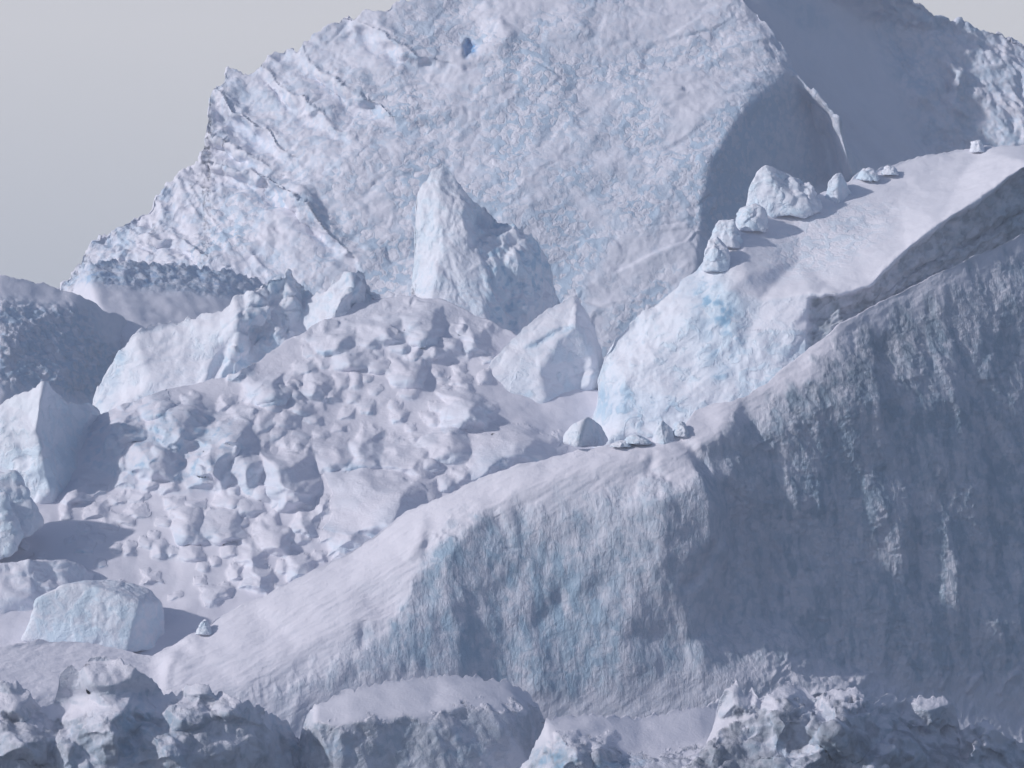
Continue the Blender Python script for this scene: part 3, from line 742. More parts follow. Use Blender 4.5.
def build_slab():
    top = [(592,425),(598,400),(601,375),(606,354),(615,338),(640,316),(665,297),(690,274),(706,260),(722,246),(742,228),(762,212),(790,202),(820,194),(850,180),(864,171),(880,168),(910,160),(950,151),(985,147),(1024,146),(1070,142)]
    b = Body(568, 592, 1070, top, [(592,450),(700,460),(760,450),(850,400),(1070,340)], step=1.4, jag=(1.1, 12), seed=59)
    U, V = b.U, b.V
    pts = [(592,425,40),(598,400,42),(601,375,44),(606,354,46),(640,316,50),(690,274,58),(706,260,62),(742,228,110),(790,202,170),(850,180,225),(910,160,270),(985,147,300),(1070,142,330),
           (625,380,4),(620,430,-8),(660,345,14),(680,400,-22),(700,310,12),(730,290,14),(740,360,-14),(720,420,-34),
           (745,275,28),(760,300,12),(790,330,-10),(780,385,-30),(800,260,84),(850,240,104),(850,210,160),(810,290,8),(811,293,4),(840,293,6),(868,286,14),
           (905,250,60),(940,222,92),(980,198,128),(1010,176,156),(1030,164,170),(1070,145,230),(900,200,178),(960,180,214),
           (812,300,2),(815,316,2),(842,322,-2),(870,291,20),(872,312,24),(908,256,70),(910,290,66),(943,228,106),(950,270,108),(984,204,146),(990,250,148),(1012,182,174),(1034,170,192),(1036,230,190),(1070,165,240),(1070,240,230),
           (850,400,-30),(760,450,-60),(1070,340,180)]
    b.D = relief(U, V, pts, 2)
    edge = [(811,297),(842,296),(868,289),(886,272),(905,254),(922,240),(942,226),(960,214),(982,201),(996,190),(1010,178),(1022,169),(1040,158),(1070,140)]
    ed = np.array(edge, float); ev = np.interp(U, ed[:, 0], ed[:, 1]) + 2.5 * fbm(np.stack([U / 11, U * 0, U * 0], -1), 3, 6)
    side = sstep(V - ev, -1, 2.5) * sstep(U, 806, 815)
    b.D += side * 9 - 4 * np.exp(-((V - ev + 3) / 4) ** 2) * sstep(U, 806, 830)
    strata = np.exp(-((V - ev - (U - 840) * .16 - 12) / 3) ** 2) + np.exp(-((V - ev - (U - 840) * .26 - 16) / 4) ** 2)
    b.D += 8 * side * strata * (U > 840)
    face = (1 - sstep(U - 735 + (V - 300) * -.35, -12, 16)) * (1 - side)
    face = np.clip(face + (V > 330) * (1 - side), 0, 1)
    flat = 1 - np.clip(face + side, 0, 1)
    b.paint('ice', np.clip(.42 * face + .3 * side + .5 * blob(U, V, 715, 330, 28, 42, -20, .35), 0, 1))
    n2 = fbm(b.px3() / 13, 3, 12)
    b.paint('deep', np.clip(.8 * blob(U, V, 718, 325, 20, 36, -22, .3) * sstep(n2, -.1, .15) + .5 * blob(U, V, 722, 372, 12, 7, -15, .3) + .45 * face * blob(U, V, 630, 405, 50, 16, 8, .3) + .35 * face * blob(U, V, 690, 285, 20, 14, 20, .3), 0, 1))
    b.paint('dirt_shade', side * (.5 + .3 * sstep(fbm(b.px3() / 14, 3, 9), -.1, .2))); b.paint('rough', np.clip(.5 * face + side, 0, 1))
    b.paint('scoop', .55 * flat * blob(U, V, 830, 238, 60, 26, -25, .4))
    def disp(Q, Nn, off, nf):
        R, C_ = Q.shape[:2]; f = fade(face, off, nf, R, C_); sd = fade(side, off, nf, R, C_)
        d = (1.2 + 3 * f) * fbm(warp(Q / 40), 4, 101) + 1.6 * f * shard(warp(aniso(Q, -50, 44, 26), .7), 102, .8, .25) + 1.0 * fbm(aniso(Q, -30, 60, 20), 3, 103)
        return d + 3.5 * sd * fbm(aniso(Q, -32, 40, 9), 3, 104, .5, 'r')
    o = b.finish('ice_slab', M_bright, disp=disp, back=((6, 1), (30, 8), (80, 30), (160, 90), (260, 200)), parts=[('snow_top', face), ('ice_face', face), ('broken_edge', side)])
    tag(o, 'big tilted ice slab, smooth snow top, blue left face, dark broken right edge', 'ice slab')
    return b
SLAB = build_slab()

# ------------------------------------------------------------------ front ridge and its wall
def build_ridge():
    top = [(-60,652),(0,648),(40,640),(90,642),(130,650),(152,656),(172,646),(190,634),(204,627),(220,616),(240,606),(262,597),(300,577),(330,562),(345,554),(370,538),(388,525),(402,514),(420,505),(440,497),(480,480),(520,466),(560,455),(600,446),(640,439),(670,434),(686,424),(695,410),(715,403),(742,397),(765,384),(800,356),(822,338),(840,325),(862,312),(880,302),(940,272),(1000,244),(1070,215)]
    b = Body(508, -60, 1070, top, [(-60,810),(1070,810)], step=1.35, jag=(.8, 16), seed=61)
    U, V = b.U, b.V
    pts = [(-60,652,60),(-60,700,-10),(-60,810,-60),(0,648,66),(0,700,-12),(0,760,-40),(90,642,70),(90,690,0),(90,760,-40),(150,656,52),(150,690,2),(150,760,-40),
           (175,645,60),(190,634,50),(182,660,18),(176,690,-10),(200,655,20),(204,627,60),(230,660,0),(240,690,-26),(240,760,-50),(245,604,62),
           (300,577,62),(300,610,18),(300,650,-16),(300,700,-40),(300,810,-60),(350,551,66),(350,585,16),(350,620,-18),(350,660,-36),
           (402,514,66),(405,550,14),(410,580,-14),(412,620,-32),(412,665,-42),(412,810,-60),
           (440,497,52),(445,530,8),(450,556,-16),(455,600,-30),(455,665,-42),(480,480,50),(490,505,8),(510,560,-12),(520,530,-6),(505,600,-22),(505,680,-36),
           (520,466,42),(530,486,6),(560,455,38),(570,475,0),(575,520,-20),(560,600,-28),(555,690,-42),(555,810,-60),
           (600,446,30),(610,464,-4),(620,510,-32),(610,570,-40),(620,640,-46),(620,700,-52),(640,439,30),(655,455,-6),(668,500,-46),(660,560,-50),
           (686,424,28),(690,450,-8),(704,480,-38),(716,510,-44),(718,545,-42),(700,590,-36),(690,640,-40),(680,700,-56),
           (695,410,48),(715,403,44),(724,430,8),(722,470,-4),(732,520,10),(736,570,6),(728,620,-4),(735,680,-52),(740,810,-80),
           (742,397,50),(755,440,28),(765,500,14),(780,560,26),(790,620,18),(800,680,-42),(800,356,88),(806,380,62),(840,325,110),(846,400,64),(850,500,58),(850,600,42),(850,665,-8),(850,710,-50),
           (880,302,140),(900,400,104),(905,500,80),(905,610,56),(905,690,-10),(940,272,172),(960,400,136),(965,500,114),(965,620,84),(965,700,0),
           (1000,244,215),(1070,215,265),(1024,400,175),(1024,520,146),(1024,640,108),(1024,720,0),(1070,420,215),(1070,640,140),(1070,810,-60),(900,810,-90)]
    pts = [(u, v, d + .2 * (min(max(u, -60), 715) + 60) - 42 + (.3 * (u - 735) if v >= 660 and u > 735 else (-.04 * (u - 735) if u > 735 and 400 <= v < 660 else 0))) for u, v, d in pts]
    b.D = relief(U, V, pts, 9)
    P3 = b.px3()
    # overhanging brow, gullies and fans
    for poly, dep, wd in (([(668,430),(690,448),(712,478),(728,500)], 9, 6), ([(722,500),(720,540),(700,575),(680,590)], 9, 6), ([(655,450),(650,470),(668,480)], 4, 5),
                          ([(498,515),(506,530),(510,552)], 3, 5), ([(430,530),(426,560)], 4, 5), ([(365,620),(362,650)], 4, 5),
                          ([(530,640),(560,600),(580,560)], 3, 9), ([(620,560),(590,600),(570,650)], 3, 12),
                          ([(905,380),(915,460),(925,560),(935,640)], 10, 14), ([(770,450),(775,540),(770,640)], 8, 14), ([(850,450),(862,560)], 5, 12), ([(985,380),(1000,520),(1010,620)], 9, 14)):
        b.D += dep * bump_line(U, V, poly, wd)
    for poly, dep, wd in (([(165,690),(168,665),(178,648),(190,640)], 6, 6), ([(300,690),(290,730),(282,750)], 2, 6), ([(930,430),(935,520),(948,600)], 1.5, 18), ([(815,420),(820,520),(830,620)], 3, 16),
                          ([(425,512),(420,540),(405,560)], 5, 7), ([(500,500),(510,520),(512,548)], 4, 9), ([(870,350),(880,400),(885,470)], 6, 10),
                          ([(940,690),(950,672)], 5, 2.5), ([(968,694),(974,682),(985,672)], 6, 3), ([(1000,696),(1008,680),(1020,672)], 6, 3)):
        b.D -= dep * bump_line(U, V, poly, wd)
    b.add_lumps([(836,700,76,26,'smooth wind-rounded snow hump behind the dark crag in the lower right',.6,751,0),(762,447,20,8,'small dark ledge sticking out of the shaded wall below the crest',.3,726,.4)], 'snow hump', 'snow_hump', None)
    b.bake_lumps(1)
    # cliff mask: below the snowy shoulder line
    sh = pl(U, [(-60,900),(180,900),(240,700),(300,680),(350,650),(400,610),(430,545),(450,525),(500,512),(560,508),(600,495),(640,480),(690,480),(705,450),(740,425),(800,382),(850,340),(1000,262),(1070,240)])
    edge_n = 22 * fbm(aniso(P3, 80, 60, 14), 3, 7)
    cliff = sstep(V + edge_n - sh, -14, 22) * (1 - .75 * sstep(V - pl(U, [(240,700),(400,668),(560,690),(700,672),(760,655),(850,665),(1070,690)]) + edge_n * .4, -8, 14))
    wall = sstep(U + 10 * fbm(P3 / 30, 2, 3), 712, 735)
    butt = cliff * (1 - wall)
    blue = (blob(U, V, 430, 620, 50, 55, -20, .35) + blob(U, V, 530, 620, 60, 90, 0, .4) + blob(U, V, 480, 570, 45, 60, 0, .4) + .6 * blob(U, V, 590, 560, 60, 90, 0, .5) + .6 * blob(U, V, 600, 660, 80, 40, 0, .4))
    flat_snow = blob(U, V, 745, 560, 24, 110, 3, .35)
    n3 = fbm(aniso(P3, 85, 60, 14), 4, 17)
    b.paint('ice', np.clip(cliff * (.22 + .6 * np.clip(blue, 0, 1) * (.6 + 1.2 * n3)) + .5 * wall * cliff * sstep(n3, -.1, .2), 0, 1) * (1 - .6 * flat_snow * sstep(n3, -.1, .2)))
    b.paint('scoop', np.clip(cliff * .3, 0, 1)); b.paint('rough', np.clip(cliff * 1.0 + .12 + .5 * sstep(U, 640, 760) * sstep(V, 600, 660), 0, 1))
    b.paint('dirt_shade', np.clip(wall * cliff * (.05 + .12 * sstep(n3, 0, .2) + .4 * blob(U, V, 860, 350, 90, 40, -30, .4)), 0, 1))
    b.paint('deep', np.clip(butt * .12 * blue * sstep(n3, 0, .3), 0, 1))
    foot = lambda off, nf, R, C_: fade(sstep(U, 690, 800) * sstep(V, 610, 670), off, nf, R, C_)
    def disp(Q, Nn, off, nf):
        R, C_ = Q.shape[:2]; c = fade(cliff, off, nf, R, C_); wl = fade(wall * cliff, off, nf, R, C_)
        d = 2.2 * fbm(Q / 60, 3, 111)
        d += c * (4 * fbm(warp(aniso(Q, 78, 90, 44)), 3, 112, .42) + .5 * fbm(warp(aniso(Q, 70, 26, 12)), 3, 113, .5, 'r') + 1.3 * shard(warp(aniso(Q, 60, 70, 44), .8), 117, .9, .3))
        d += wl * (2.2 * fbm(warp(aniso(Q, 84, 170, 38)), 2, 114) + .9 * fbm(warp(aniso(Q, 35, 13, 6), .5), 2, 115, .5, 'r'))
        d += .7 * (1 - c) * fbm(aniso(Q, -35, 40, 8), 3, 116) + foot(off, nf, R, C_) * (.6 * fbm(warp(Q / 20), 3, 118, .5) + 1.6 * fbm(warp(aniso(Q, -60, 50, 14)), 2, 119, .5, 'r'))
        return d
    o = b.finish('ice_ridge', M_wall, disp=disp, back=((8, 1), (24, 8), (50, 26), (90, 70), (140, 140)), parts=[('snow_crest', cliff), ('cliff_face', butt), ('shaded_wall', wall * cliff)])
    tag(o, 'long front ice ridge climbing right, snowy crest above bluish cliff and shaded wall', 'ice ridge')
    return b
RIDGE = build_ridge()

# ------------------------------------------------------------------ foreground crags
def crag(Y0, u0, u1, top, bot, pts, seed, name, label, amp=6.0, snowtop=None, extra=None, jag=(2.5, 10), dirt_shade=.6, blues=(), cat='ice crag', smooth=5, lumps=(), turn=0.0):
    b = Body(Y0, u0, u1, top, [(u0, bot), (u1, bot)], step=1.3, jag=jag, seed=seed)
    U, V = b.U, b.V
    b.D = relief(U, V, pts, smooth)
    b.D += turn * (U - u0)
    if lumps: b.add_lumps(lumps, 'ice block', 'ice_block', None); b.bake_lumps(1)
    P3 = b.px3()
    if snowtop:
        lim = pl(U, snowtop) + 14 * fbm(P3 / 18, 4, seed + 3, .6)
        rough = sstep(V - lim, -3, 6)
    else: rough = np.ones(U.shape)
    b.paint('rough', rough); b.paint('dirt_shade', dirt_shade * rough * sstep(fbm(P3 / 26, 3, seed + 1), -.25, .2)); b.paint('ice', .35 * rough)  # dark tone over the crags, partly shade of under-lit faces painted in
    dp = 0
    for (bu, bv, ru, rv, a) in blues: dp = dp + a * blob(U, V, bu, bv, ru, rv, 0, .35) * sstep(fbm(P3 / 10, 2, seed + 2), -.2, .15)
    b.paint('deep', np.clip(dp + 0 * U, 0, 1))
    def disp(Q, Nn, off, nf):
        R, C_ = Q.shape[:2]; r = fade(rough, off, nf, R, C_)
        return 1.5 * fbm(Q / 40, 2, seed) + r * amp * (.8 * fbm(warp(aniso(Q, 70, 60, 32)), 4, seed + 9, .5) + .9 * shard(warp(Q / 36, .5), seed + 10, 1, .2) + .28 * shard(warp(Q / 14, .5), seed + 11, 1, .2))
    o = b.finish(name, M_crag, disp=disp, parts=[('snow_cap', rough), ('ice_cliff', rough)] if snowtop else ())
    tag(o, label, cat)
    return b

F1 = crag(462, -60, 330, [(-60,690),(0,682),(18,684),(30,694),(38,706),(54,706),(60,676),(68,664),(78,670),(84,668),(88,657),(96,655),(120,661),(138,670),(152,680),(162,692),(176,694),(182,688),(196,684),(222,692),(236,700),(250,702),(262,708),(278,718),(290,726),(310,760),(330,800)], 880,
     [(-60,696,60),(0,690,50),(40,705,60),(90,694,60),(150,694,60),(196,682,60),(250,694,60),(290,722,90),(330,800,120),(-60,760,-10),(0,740,0),(50,750,20),(100,750,-10),(150,750,6),(200,720,20),(200,760,-10),(250,740,16),(290,780,60),(-60,880,-60),(330,880,60),(120,880,-60)],
     201, 'ice_crag', 'dark craggy ice face under the snow terrace in the lower left corner', amp=6.5, snowtop=[(-60,706),(20,712),(50,724),(120,716),(196,700),(250,708),(330,770)], dirt_shade=.38, blues=((140,740,40,40,.35),(285,720,18,40,.5)),
     turn=.08, lumps=[(92,744,74,84,'grey snow-coated fin leaning left of the blue-cracked fin',.7,731,.3),(126,718,72,60,'upper fin with a bright crumbly left edge and blue crack, lower left',.25,732,.6),
            (12,712,56,32,'smooth snow cap at the lower left corner above dark ice',.6,734,.05),(28,760,64,46,'dark lumpy boulder in the lower left corner',.5,735,.3),(72,772,36,56,'thin pale spur hanging below the grey fin',.4,736,.4),
            (198,698,46,24,'flat dark ice wedge jutting from the edge of the snow terrace',.7,733,.3),(190,728,50,30,'shaded knuckle of ice under the flat dark wedge',.4,737,.3),(238,720,56,34,'snow-rimmed knob at the right end of the lower left crag',.4,738,.3),(160,765,70,40,'wide pale bulge at the bottom of the lower left crag',.5,739,.3)])
F2 = crag(470, 284, 560, [(284,800),(294,760),(300,738),(306,716),(316,704),(332,696),(350,688),(400,680),(440,676),(470,675),(505,680),(526,692),(538,706),(545,722),(560,770)], 880,
     [(284,800,60),(300,738,50),(316,704,50),(350,688,75),(400,680,100),(440,676,122),(470,675,138),(505,680,155),(538,706,160),(560,770,190),
      (312,726,6),(350,722,12),(400,716,32),(430,712,44),(460,704,60),(500,708,74),(530,712,92),(330,760,0),(400,750,24),(440,730,36),(470,750,38),(520,750,70),(545,760,110),(284,880,-20),(400,880,-10),(560,880,80)],
     211, 'ice_ledge', 'snow bench ending in a short blue-grey ice cliff, at the foot of the ridge', amp=5, snowtop=[(284,722),(310,728),(350,728),(400,718),(430,716),(460,707),(535,706),(560,760)], dirt_shade=.3, blues=((345,748,22,10,.7),(470,740,40,30,.3)), cat='ice ledge')
F3 = crag(462, 500, 780, [(500,800),(515,775),(528,758),(540,736),(546,720),(560,715),(600,716),(640,718),(700,706),(730,700),(760,705),(780,720)], 880,
     [(500,800,40),(528,758,40),(546,720,50),(600,716,80),(640,718,105),(700,706,140),(780,720,170),(548,745,8),(570,738,16),(600,742,30),(640,750,46),(700,740,84),(560,770,-16),(600,768,-10),(660,770,0),(760,760,30),(500,880,-10),(640,880,-50),(780,880,-20)],
     221, 'ice_ledge', 'low snow mound with blue hollows at the bottom edge, centre of the foreground', amp=6, snowtop=[(500,790),(545,752),(560,740),(600,742),(620,756),(660,758),(700,752),(780,740)], dirt_shade=.4, blues=((570,760,40,12,.6),(628,762,16,8,.6)), cat='snow mound',
     lumps=[(572,765,40,36,'blue-shadowed knob on the low snow mound',.5,752,.5),(604,766,38,34,'rounder knob just right of the blue-shadowed one on the snow mound',.5,753,.4),(742,735,26,18,'small slab of ice on the snow left of the lower right crag',.4,754,.3)])
F4 = crag(446, 630, 1080, [(630,810),(650,785),(680,768),(700,760),(712,730),(720,700),(735,680),(746,694),(752,688),(760,697),(774,692),(784,683),(795,679),(805,688),(815,698),(832,690),(850,688),(862,693),(874,706),(884,694),(892,694),(900,700),(916,696),(944,698),(956,710),(960,730),(972,724),(985,718),(1000,732),(1020,742),(1040,750),(1080,754)], 880,
     [(630,810,40),(700,760,20),(740,690,60),(800,690,50),(860,692,40),(920,720,50),(1000,745,60),(1080,760,80),(740,740,10),(780,720,8),(830,730,-8),(880,745,-10),(940,765,0),(1020,780,20),(700,790,-10),(780,790,-20),(860,800,-30),(1080,800,20),(630,880,0),(860,880,-60),(1080,880,-20)],
     231, 'ice_crag', 'jumbled dark ice crag at the foot of the shaded wall, lower right', amp=10, snowtop=[(630,780),(700,752),(740,715),(800,700),(860,700),(920,724),(1080,760)], dirt_shade=.72, blues=((800,740,30,30,.25),),
     turn=.35, lumps=[(736,712,34,36,'cone-shaped ice tooth at the left end of the lower right crag',.5,741,.3),(754,708,16,18,'little lump right of the cone-shaped tooth',.5,742,.3),
            (796,738,50,62,'tall pale-topped ice block left of the dark round-ended log of ice',.45,743,.5),(846,752,80,68,'largest dark boulder of the lower right crag, lit on its left flank',.3,744,.5),
            (888,724,30,34,'narrow blue-grey block wedged beside the largest dark boulder',.4,745,.6),(930,730,60,38,'dark round-ended log of ice jutting right over the snow',.6,746,.3),
            (986,756,54,42,'dark ice hump with a small snowy peak near the right edge',.4,747,.2),(790,792,84,54,'rough snow-shouldered boulder at the bottom edge of the lower right crag',.6,748,.4),
            (884,788,90,50,'knobbly dark ice heap under the largest dark boulder',.5,749,.3),(700,785,64,30,'low dark crust of ice at the bottom edge, left of the rough boulder',.5,750,.3)])

# ------------------------------------------------------------------ single blocks
def ico(sub):
    bm = bmesh.new(); bmesh.ops.create_icosphere(bm, subdivisions=sub, radius=1.0)
    v = np.array([x.co[:] for x in bm.verts]); f = np.array([[q.index for q in p.verts] for p in bm.faces]); bm.free(); return v, f
ICO = {k: ico(k) for k in (4, 5, 6)}
def hull_planes(P):
    bm = bmesh.new()
    for p in P: bm.verts.new(p)
    r = bmesh.ops.convex_hull(bm, input=bm.verts)
    bmesh.ops.recalc_face_normals(bm, faces=bm.faces)
    pl_ = []
    c = Vector(P.mean(0))
    for f in bm.faces:
        f.normal_update(); n = f.normal.copy(); h = n.dot(f.verts[0].co - c)
        if h < 0: n, h = -n, -h
        if n.length > .5: pl_.append((n.x, n.y, n.z, max(h, 1e-3)))
    bm.free(); return np.array(pl_), P.mean(0)
USED = []
def block_mesh(P, k, p=18, sub=5, noise=(3.0, 26, 1.0, 8), seed=0, mat=None, name='ice_block', attrs=None):
    """P: hull corners (world). Rounded convex block, broken by noise; origin at its base"""
    planes, c = hull_planes(P)
    d, f = ICO[sub]
    dots = np.maximum(d @ planes[:, :3].T, 0) / planes[:, 3]
    r = (dots ** p).sum(1) ** (-1 / p)
    co = d * r[:, None]
    Q = (co + c) / k
    n = d
    dd = noise[0] * .8 * fbm(Q / noise[1], 3, seed) + noise[2] * .6 * fbm(warp(Q / noise[3]), 2, seed + 3, .5, 'r')
    dd += noise[0] * .9 * shard(warp(Q / (noise[1] * .8), .3), seed + 5)
    co = co + n * (dd * k)[:, None]
    base = np.array([0, 0, co[:, 2].min()])
    at_ = {}
    nzf = fbm(Q / 14, 3, seed + 6)
    for a, val in (attrs or {}).items():
        at_[a] = np.clip(val * (0.5 + 1.4 * sstep(nzf, -.2, .25)), 0, 1) if a != 'rough' else np.full(len(co), val)
    o = mesh_obj(name, co - base, f, mat or M_bright, at_)
    o.location = Vector(c + base)
    return o
LANDMARKS = []
def block(pts, Y0, label, name='ice_block', cat='ice block', back=30, group=None, **kw):
    """pts: (u, v, d) seen corners; matching hidden corners are added behind"""
    a = np.array(pts, float); k = Y0 / F
    cu, cv = a[:, 0].mean(), a[:, 1].mean()
    b = a.copy(); b[:, 2] = b[:, 2].max() + back; b[:, 0] = cu + (b[:, 0] - cu) * .75; b[:, 1] = cv + (b[:, 1] - cv) * .75
    a = np.concatenate([a, b])
    P = at(a[:, 0], a[:, 1], Y0 + a[:, 2] * k)
    o = block_mesh(P, k, name=name, **kw)
    tag(o, label, cat, group); LANDMARKS.append((cu, cv, label))
    return o
def Ysurf(b, u, v): return float(b.point(u, v)[1])

# on the snow field
BI = dict(ice=.35, rough=.6)
block([(34,600,2),(60,584,4),(84,584,2),(108,590,-2),(138,603,-8),(98,578,34),(150,588,44),(165,602,46),(18,642,6),(60,648,-2),(100,652,-8),(126,654,-12),(165,640,44),(152,650,14)], 520,
      'large blue-white tabular boulder lying tilted on the terrace behind the lower left crags', back=30, sub=6, p=60, noise=(2, 34, 1.2, 10), attrs=dict(ice=.45, rough=.8), seed=300)
def small(u, v, w, h, Y, label, dsh=1.0, seed=0, tilt=0.0, mat=None, attrs=None, name='ice_block', cat='ice block', group=None, sub=5, nz=None, p=22, sink=.45, right=.5, lean=.1, slope=0.0, top=0.0):
    """faceted boulder w x h pixels standing with its foot centre at (u, v)"""
    k = Y / F; r = np.random.default_rng(seed)
    W, H = w * k, h * k
    pts = []
    for i in range(10):
        a = r.uniform(0, 2 * math.pi); z = r.uniform(-.1, .62); rad = (1 - .4 * max(z, 0)) * r.uniform(.82, 1.08)
        pts.append((math.cos(a) * rad * W / 2, math.sin(a) * rad * W / 2 * dsh, z * H))
    cx_ = (right - .5) * W * .75 + tilt * W; tw = r.uniform(-.16, .16) * W
    pts += [(cx_ - tw - W * r.uniform(.02, .12), -W * .24 * dsh, H * r.uniform(.7, .9)), (cx_ + W * r.uniform(.0, .1), -W * .05 * dsh, H), (cx_ + tw, W * .3 * dsh, H * r.uniform(.65, .95)), (cx_ * .6 - W * .1, W * .1, H * .86)]
    if top: pts += [(cx_ * .5 + x * top * W, y * top * W * dsh, H * r.uniform(.72, .95)) for x, y in ((-.8, -.5), (.7, -.8), (.8, .6), (-.6, .9))]
    pts += [(x * 1.02, y * 1.02 * dsh, -sink * H) for x, y in ((-W * .5, 0), (W * .5, 0), (0, -W * .5), (0, W * .5), (-W * .35, -W * .35), (W * .35, -W * .35))]
    P = np.array(pts); P[:, 1] += lean * P[:, 2]; P[:, 2] += slope * P[:, 1]; P = P + at(u, v, Y)
    o = block_mesh(P, k, name=name, mat=mat, seed=seed, sub=sub, p=p, noise=nz or (w * .10, max(6, w * .5), w * .03, max(3, w * .2)), attrs=attrs or BI)
    tag(o, label, cat, group)
    return o
# fin and blocks on the left
def build_fin():
    top = [(-60,440),(-20,418),(0,403),(22,393),(38,384),(45,381),(52,386),(60,396),(68,404),(76,404),(86,402),(95,405),(101,413),(103,426),(104,440)]
    b = Body(556, -60, 104, top, [(-60,560),(60,530),(80,490),(98,460),(104,450)], step=1.2, jag=(1.2, 8), seed=301)
    U, V = b.U, b.V
    pts = [(-60,440,60),(0,403,34),(22,393,26),(45,381,14),(40,400,-2),(36,430,-10),(44,460,-14),(50,490,-18),(0,430,8),(10,470,0),(-20,500,0),(-60,480,16),(-60,560,0),(0,540,-6),
           (60,396,46),(68,404,64),(58,420,30),(60,450,26),(66,480,18),(86,402,96),(101,413,125),(92,412,88),(84,430,76),(78,455,60),(100,440,100),(104,450,120),(104,426,130),(60,530,0),(80,490,30)]
    b.D = relief(U, V, pts, 2)
    shade = sstep(U - pl(V, [(380,46),(400,42),(430,38),(460,46),(530,54)]), -2, 3)
    b.paint('ice', .3 + .3 * shade); b.paint('rough', .5 + 0 * U)
    b.D += 4 * bump_line(U, V, [(5,425),(20,440),(30,470)], 6) + 3 * bump_line(U, V, [(-5,450),(15,470)], 5)
    def disp(Q, Nn, off, nf):
        R, C_ = Q.shape[:2]; f = 1 - fade(shade, off, nf, R, C_)
        return 2.2 * fbm(warp(Q / 30), 4, 302) + (1 + 2 * f) * shard(warp(Q / 24, .6), 303, 1, .25)
    o = b.finish('ice_fin', M_bright, disp=disp, parts=[('lit_face', shade), ('shaded_face', shade)])
    tag(o, 'tall ice fin at left edge, pointed ridge between pale face and shaded lobe', 'ice fin')
build_fin()
block([(-30,470,10),(0,468,0),(22,470,4),(35,500,10),(46,520,0),(30,540,-20),(0,545,-30),(-30,550,-30)], 541, 'narrow lit ice rib below the tall left fin', back=30, sub=5, noise=(5, 30, 2, 9), seed=312, attrs=BI)
block([(-40,490,10),(4,492,-6),(14,505,0),(24,535,-4),(16,556,-20),(-40,570,-20)], 537, 'sunlit lump of ice at the very left edge above the dome', back=20, seed=313, noise=(4, 20, 2, 8), attrs=BI)
block([(-40,565,10),(0,560,10),(40,556,20),(80,560,34),(115,580,60),(60,590,6),(20,590,-6),(0,620,-30),(40,625,-14),(-40,630,-30)], 531, 'rounded snow-capped ice dome at left edge behind the tabular boulder', back=30, sub=6, seed=314, mat=M_mid, noise=(6, 30, 1.5, 9), attrs=dict(ice=.1, rough=.3))

M_blk = M_bright
# on the slab
for (u, v, wd, h, lab, rt, sd) in ((717,263,27,27,'round ice boulder perched lowest on the slab edge',.5,701),(727,240,30,22,'square blue-tinged block just above the round perched boulder',.5,702),
    (752,224,30,22,'low lump at the foot of the tallest block on the slab',.5,703),(792,206,44,30,'sloping tail block right of the tallest pointed one',.3,705),
    (806,206,30,24,'small rounded block between the two pointed ones on the slab crest',.5,706),
    (977,150,13,10,'tiny lone ice chunk far up the slab near the right edge',.5,708),(868,178,22,9,'low lumpy crust of snow on the slab crest',.5,709),(890,174,16,6,'thin scrap of crust right of the low lumpy crust',.5,710)):
    Y = Ysurf(SLAB, u, v) - .5
    small(u, v - 2, wd * 1.15, h * .88, Y, lab, seed=sd, right=rt, mat=M_bright, group='ice blocks in a row on the slab crest', p=80, top=.3, nz=(wd * .11, max(6, wd * .5), .4, 5), attrs=dict(ice=.35, rough=.5), sink=.4, slope=.15)

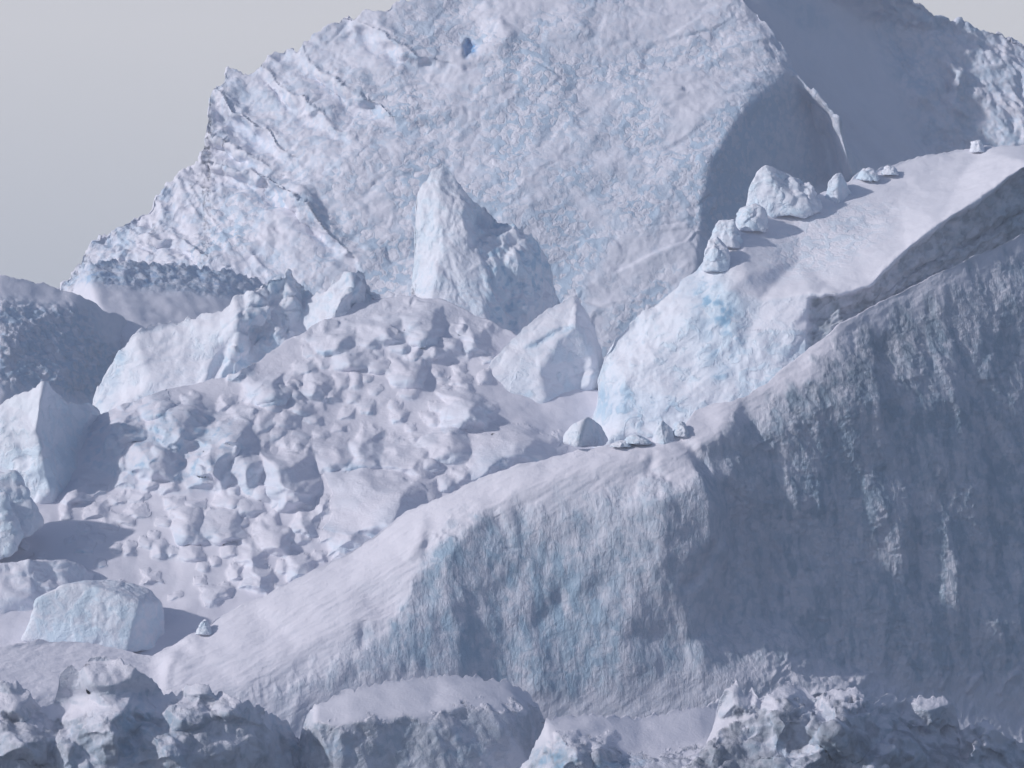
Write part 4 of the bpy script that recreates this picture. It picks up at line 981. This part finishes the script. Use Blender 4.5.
YS = Ysurf(SLAB, 772, 212)
block([(744,220,4),(747,192,6),(757,171,4),(765,164,2),(769,165,4),(790,208,-8),(800,180,20),(810,192,30),(810,206,26),(768,222,-8),(778,190,-2)], YS, 'tallest pointed block on the slab crest, bright left face', back=20, p=60, sub=6, noise=(1.6, 16, .8, 6), seed=704, attrs=dict(ice=.35, rough=.5))
block([(824,200,4),(828,182,2),(836,173,0),(841,172,2),(847,184,14),(853,198,16),(838,204,-8),(838,188,-4)], Ysurf(SLAB, 838, 200), 'narrow pointed block at the right end of the row on the slab', back=14, p=60, noise=(1.2, 12, .5, 5), seed=707, attrs=dict(ice=.4, rough=.5))
# on the ridge
block([(562,444,0),(563,434,4),(572,424,2),(588,416,2),(600,424,38),(609,440,60),(606,446,50),(578,448,-12),(580,432,-8)], Ysurf(RIDGE, 585, 452) + .9,
      'two-faced pyramid boulder on the ridge crest, bright left and grey right', back=14, p=40, noise=(1, 14, .5, 5), seed=720, attrs=dict(ice=.5, rough=.4))
small(664, 437, 26, 17, Ysurf(RIDGE, 664, 440) + 1, 'small pointed tooth of ice on the ridge crest, right of the pyramid boulder', seed=721, right=.4, attrs=BI, p=60, nz=(.8, 14, .3, 5))
for (u, v, wd, h, lab, sd) in ((636,441,32,7,'low cracked crust between the pyramid boulder and the tooth',722),(682,432,18,12,'blue-edged stub right of the pointed tooth',723),(620,445,24,5,'shallow hump of snow beside the pyramid boulder',724),
    (204,630,18,11,'small dark nub of ice on the ridge end, right of the tabular boulder',725)):
    small(u, v, wd, h, Ysurf(RIDGE, u, v + 3), lab, seed=sd, attrs=BI, p=14)

# foreground blocks
# ------------------------------------------------------------------ haze
def haze(density):
    m = bpy.data.materials.new('haze'); m.use_nodes = True; nt = m.node_tree; nt.nodes.clear()
    o = nt.nodes.new('ShaderNodeOutputMaterial'); v = nt.nodes.new('ShaderNodeVolumePrincipled')
    v.inputs['Color'].default_value = (0.84, 0.88, 1.0, 1); v.inputs['Density'].default_value = density; v.inputs['Anisotropy'].default_value = 0.2
    nt.links.new(v.outputs[0], o.inputs['Volume'])
    x0, x1, y0, y1, z0, z1 = -420, 420, -60, 1250, -5.5, 215
    co = [(x0,y0,z0),(x1,y0,z0),(x1,y1,z0),(x0,y1,z0),(x0,y0,z1),(x1,y0,z1),(x1,y1,z1),(x0,y1,z1)]
    f = [(0,3,2,1),(4,5,6,7),(0,1,5,4),(1,2,6,5),(2,3,7,6),(3,0,4,7)]
    b = mesh_obj('haze', co, f, m, smooth=False); b['kind'] = 'stuff'
haze(0.00032)
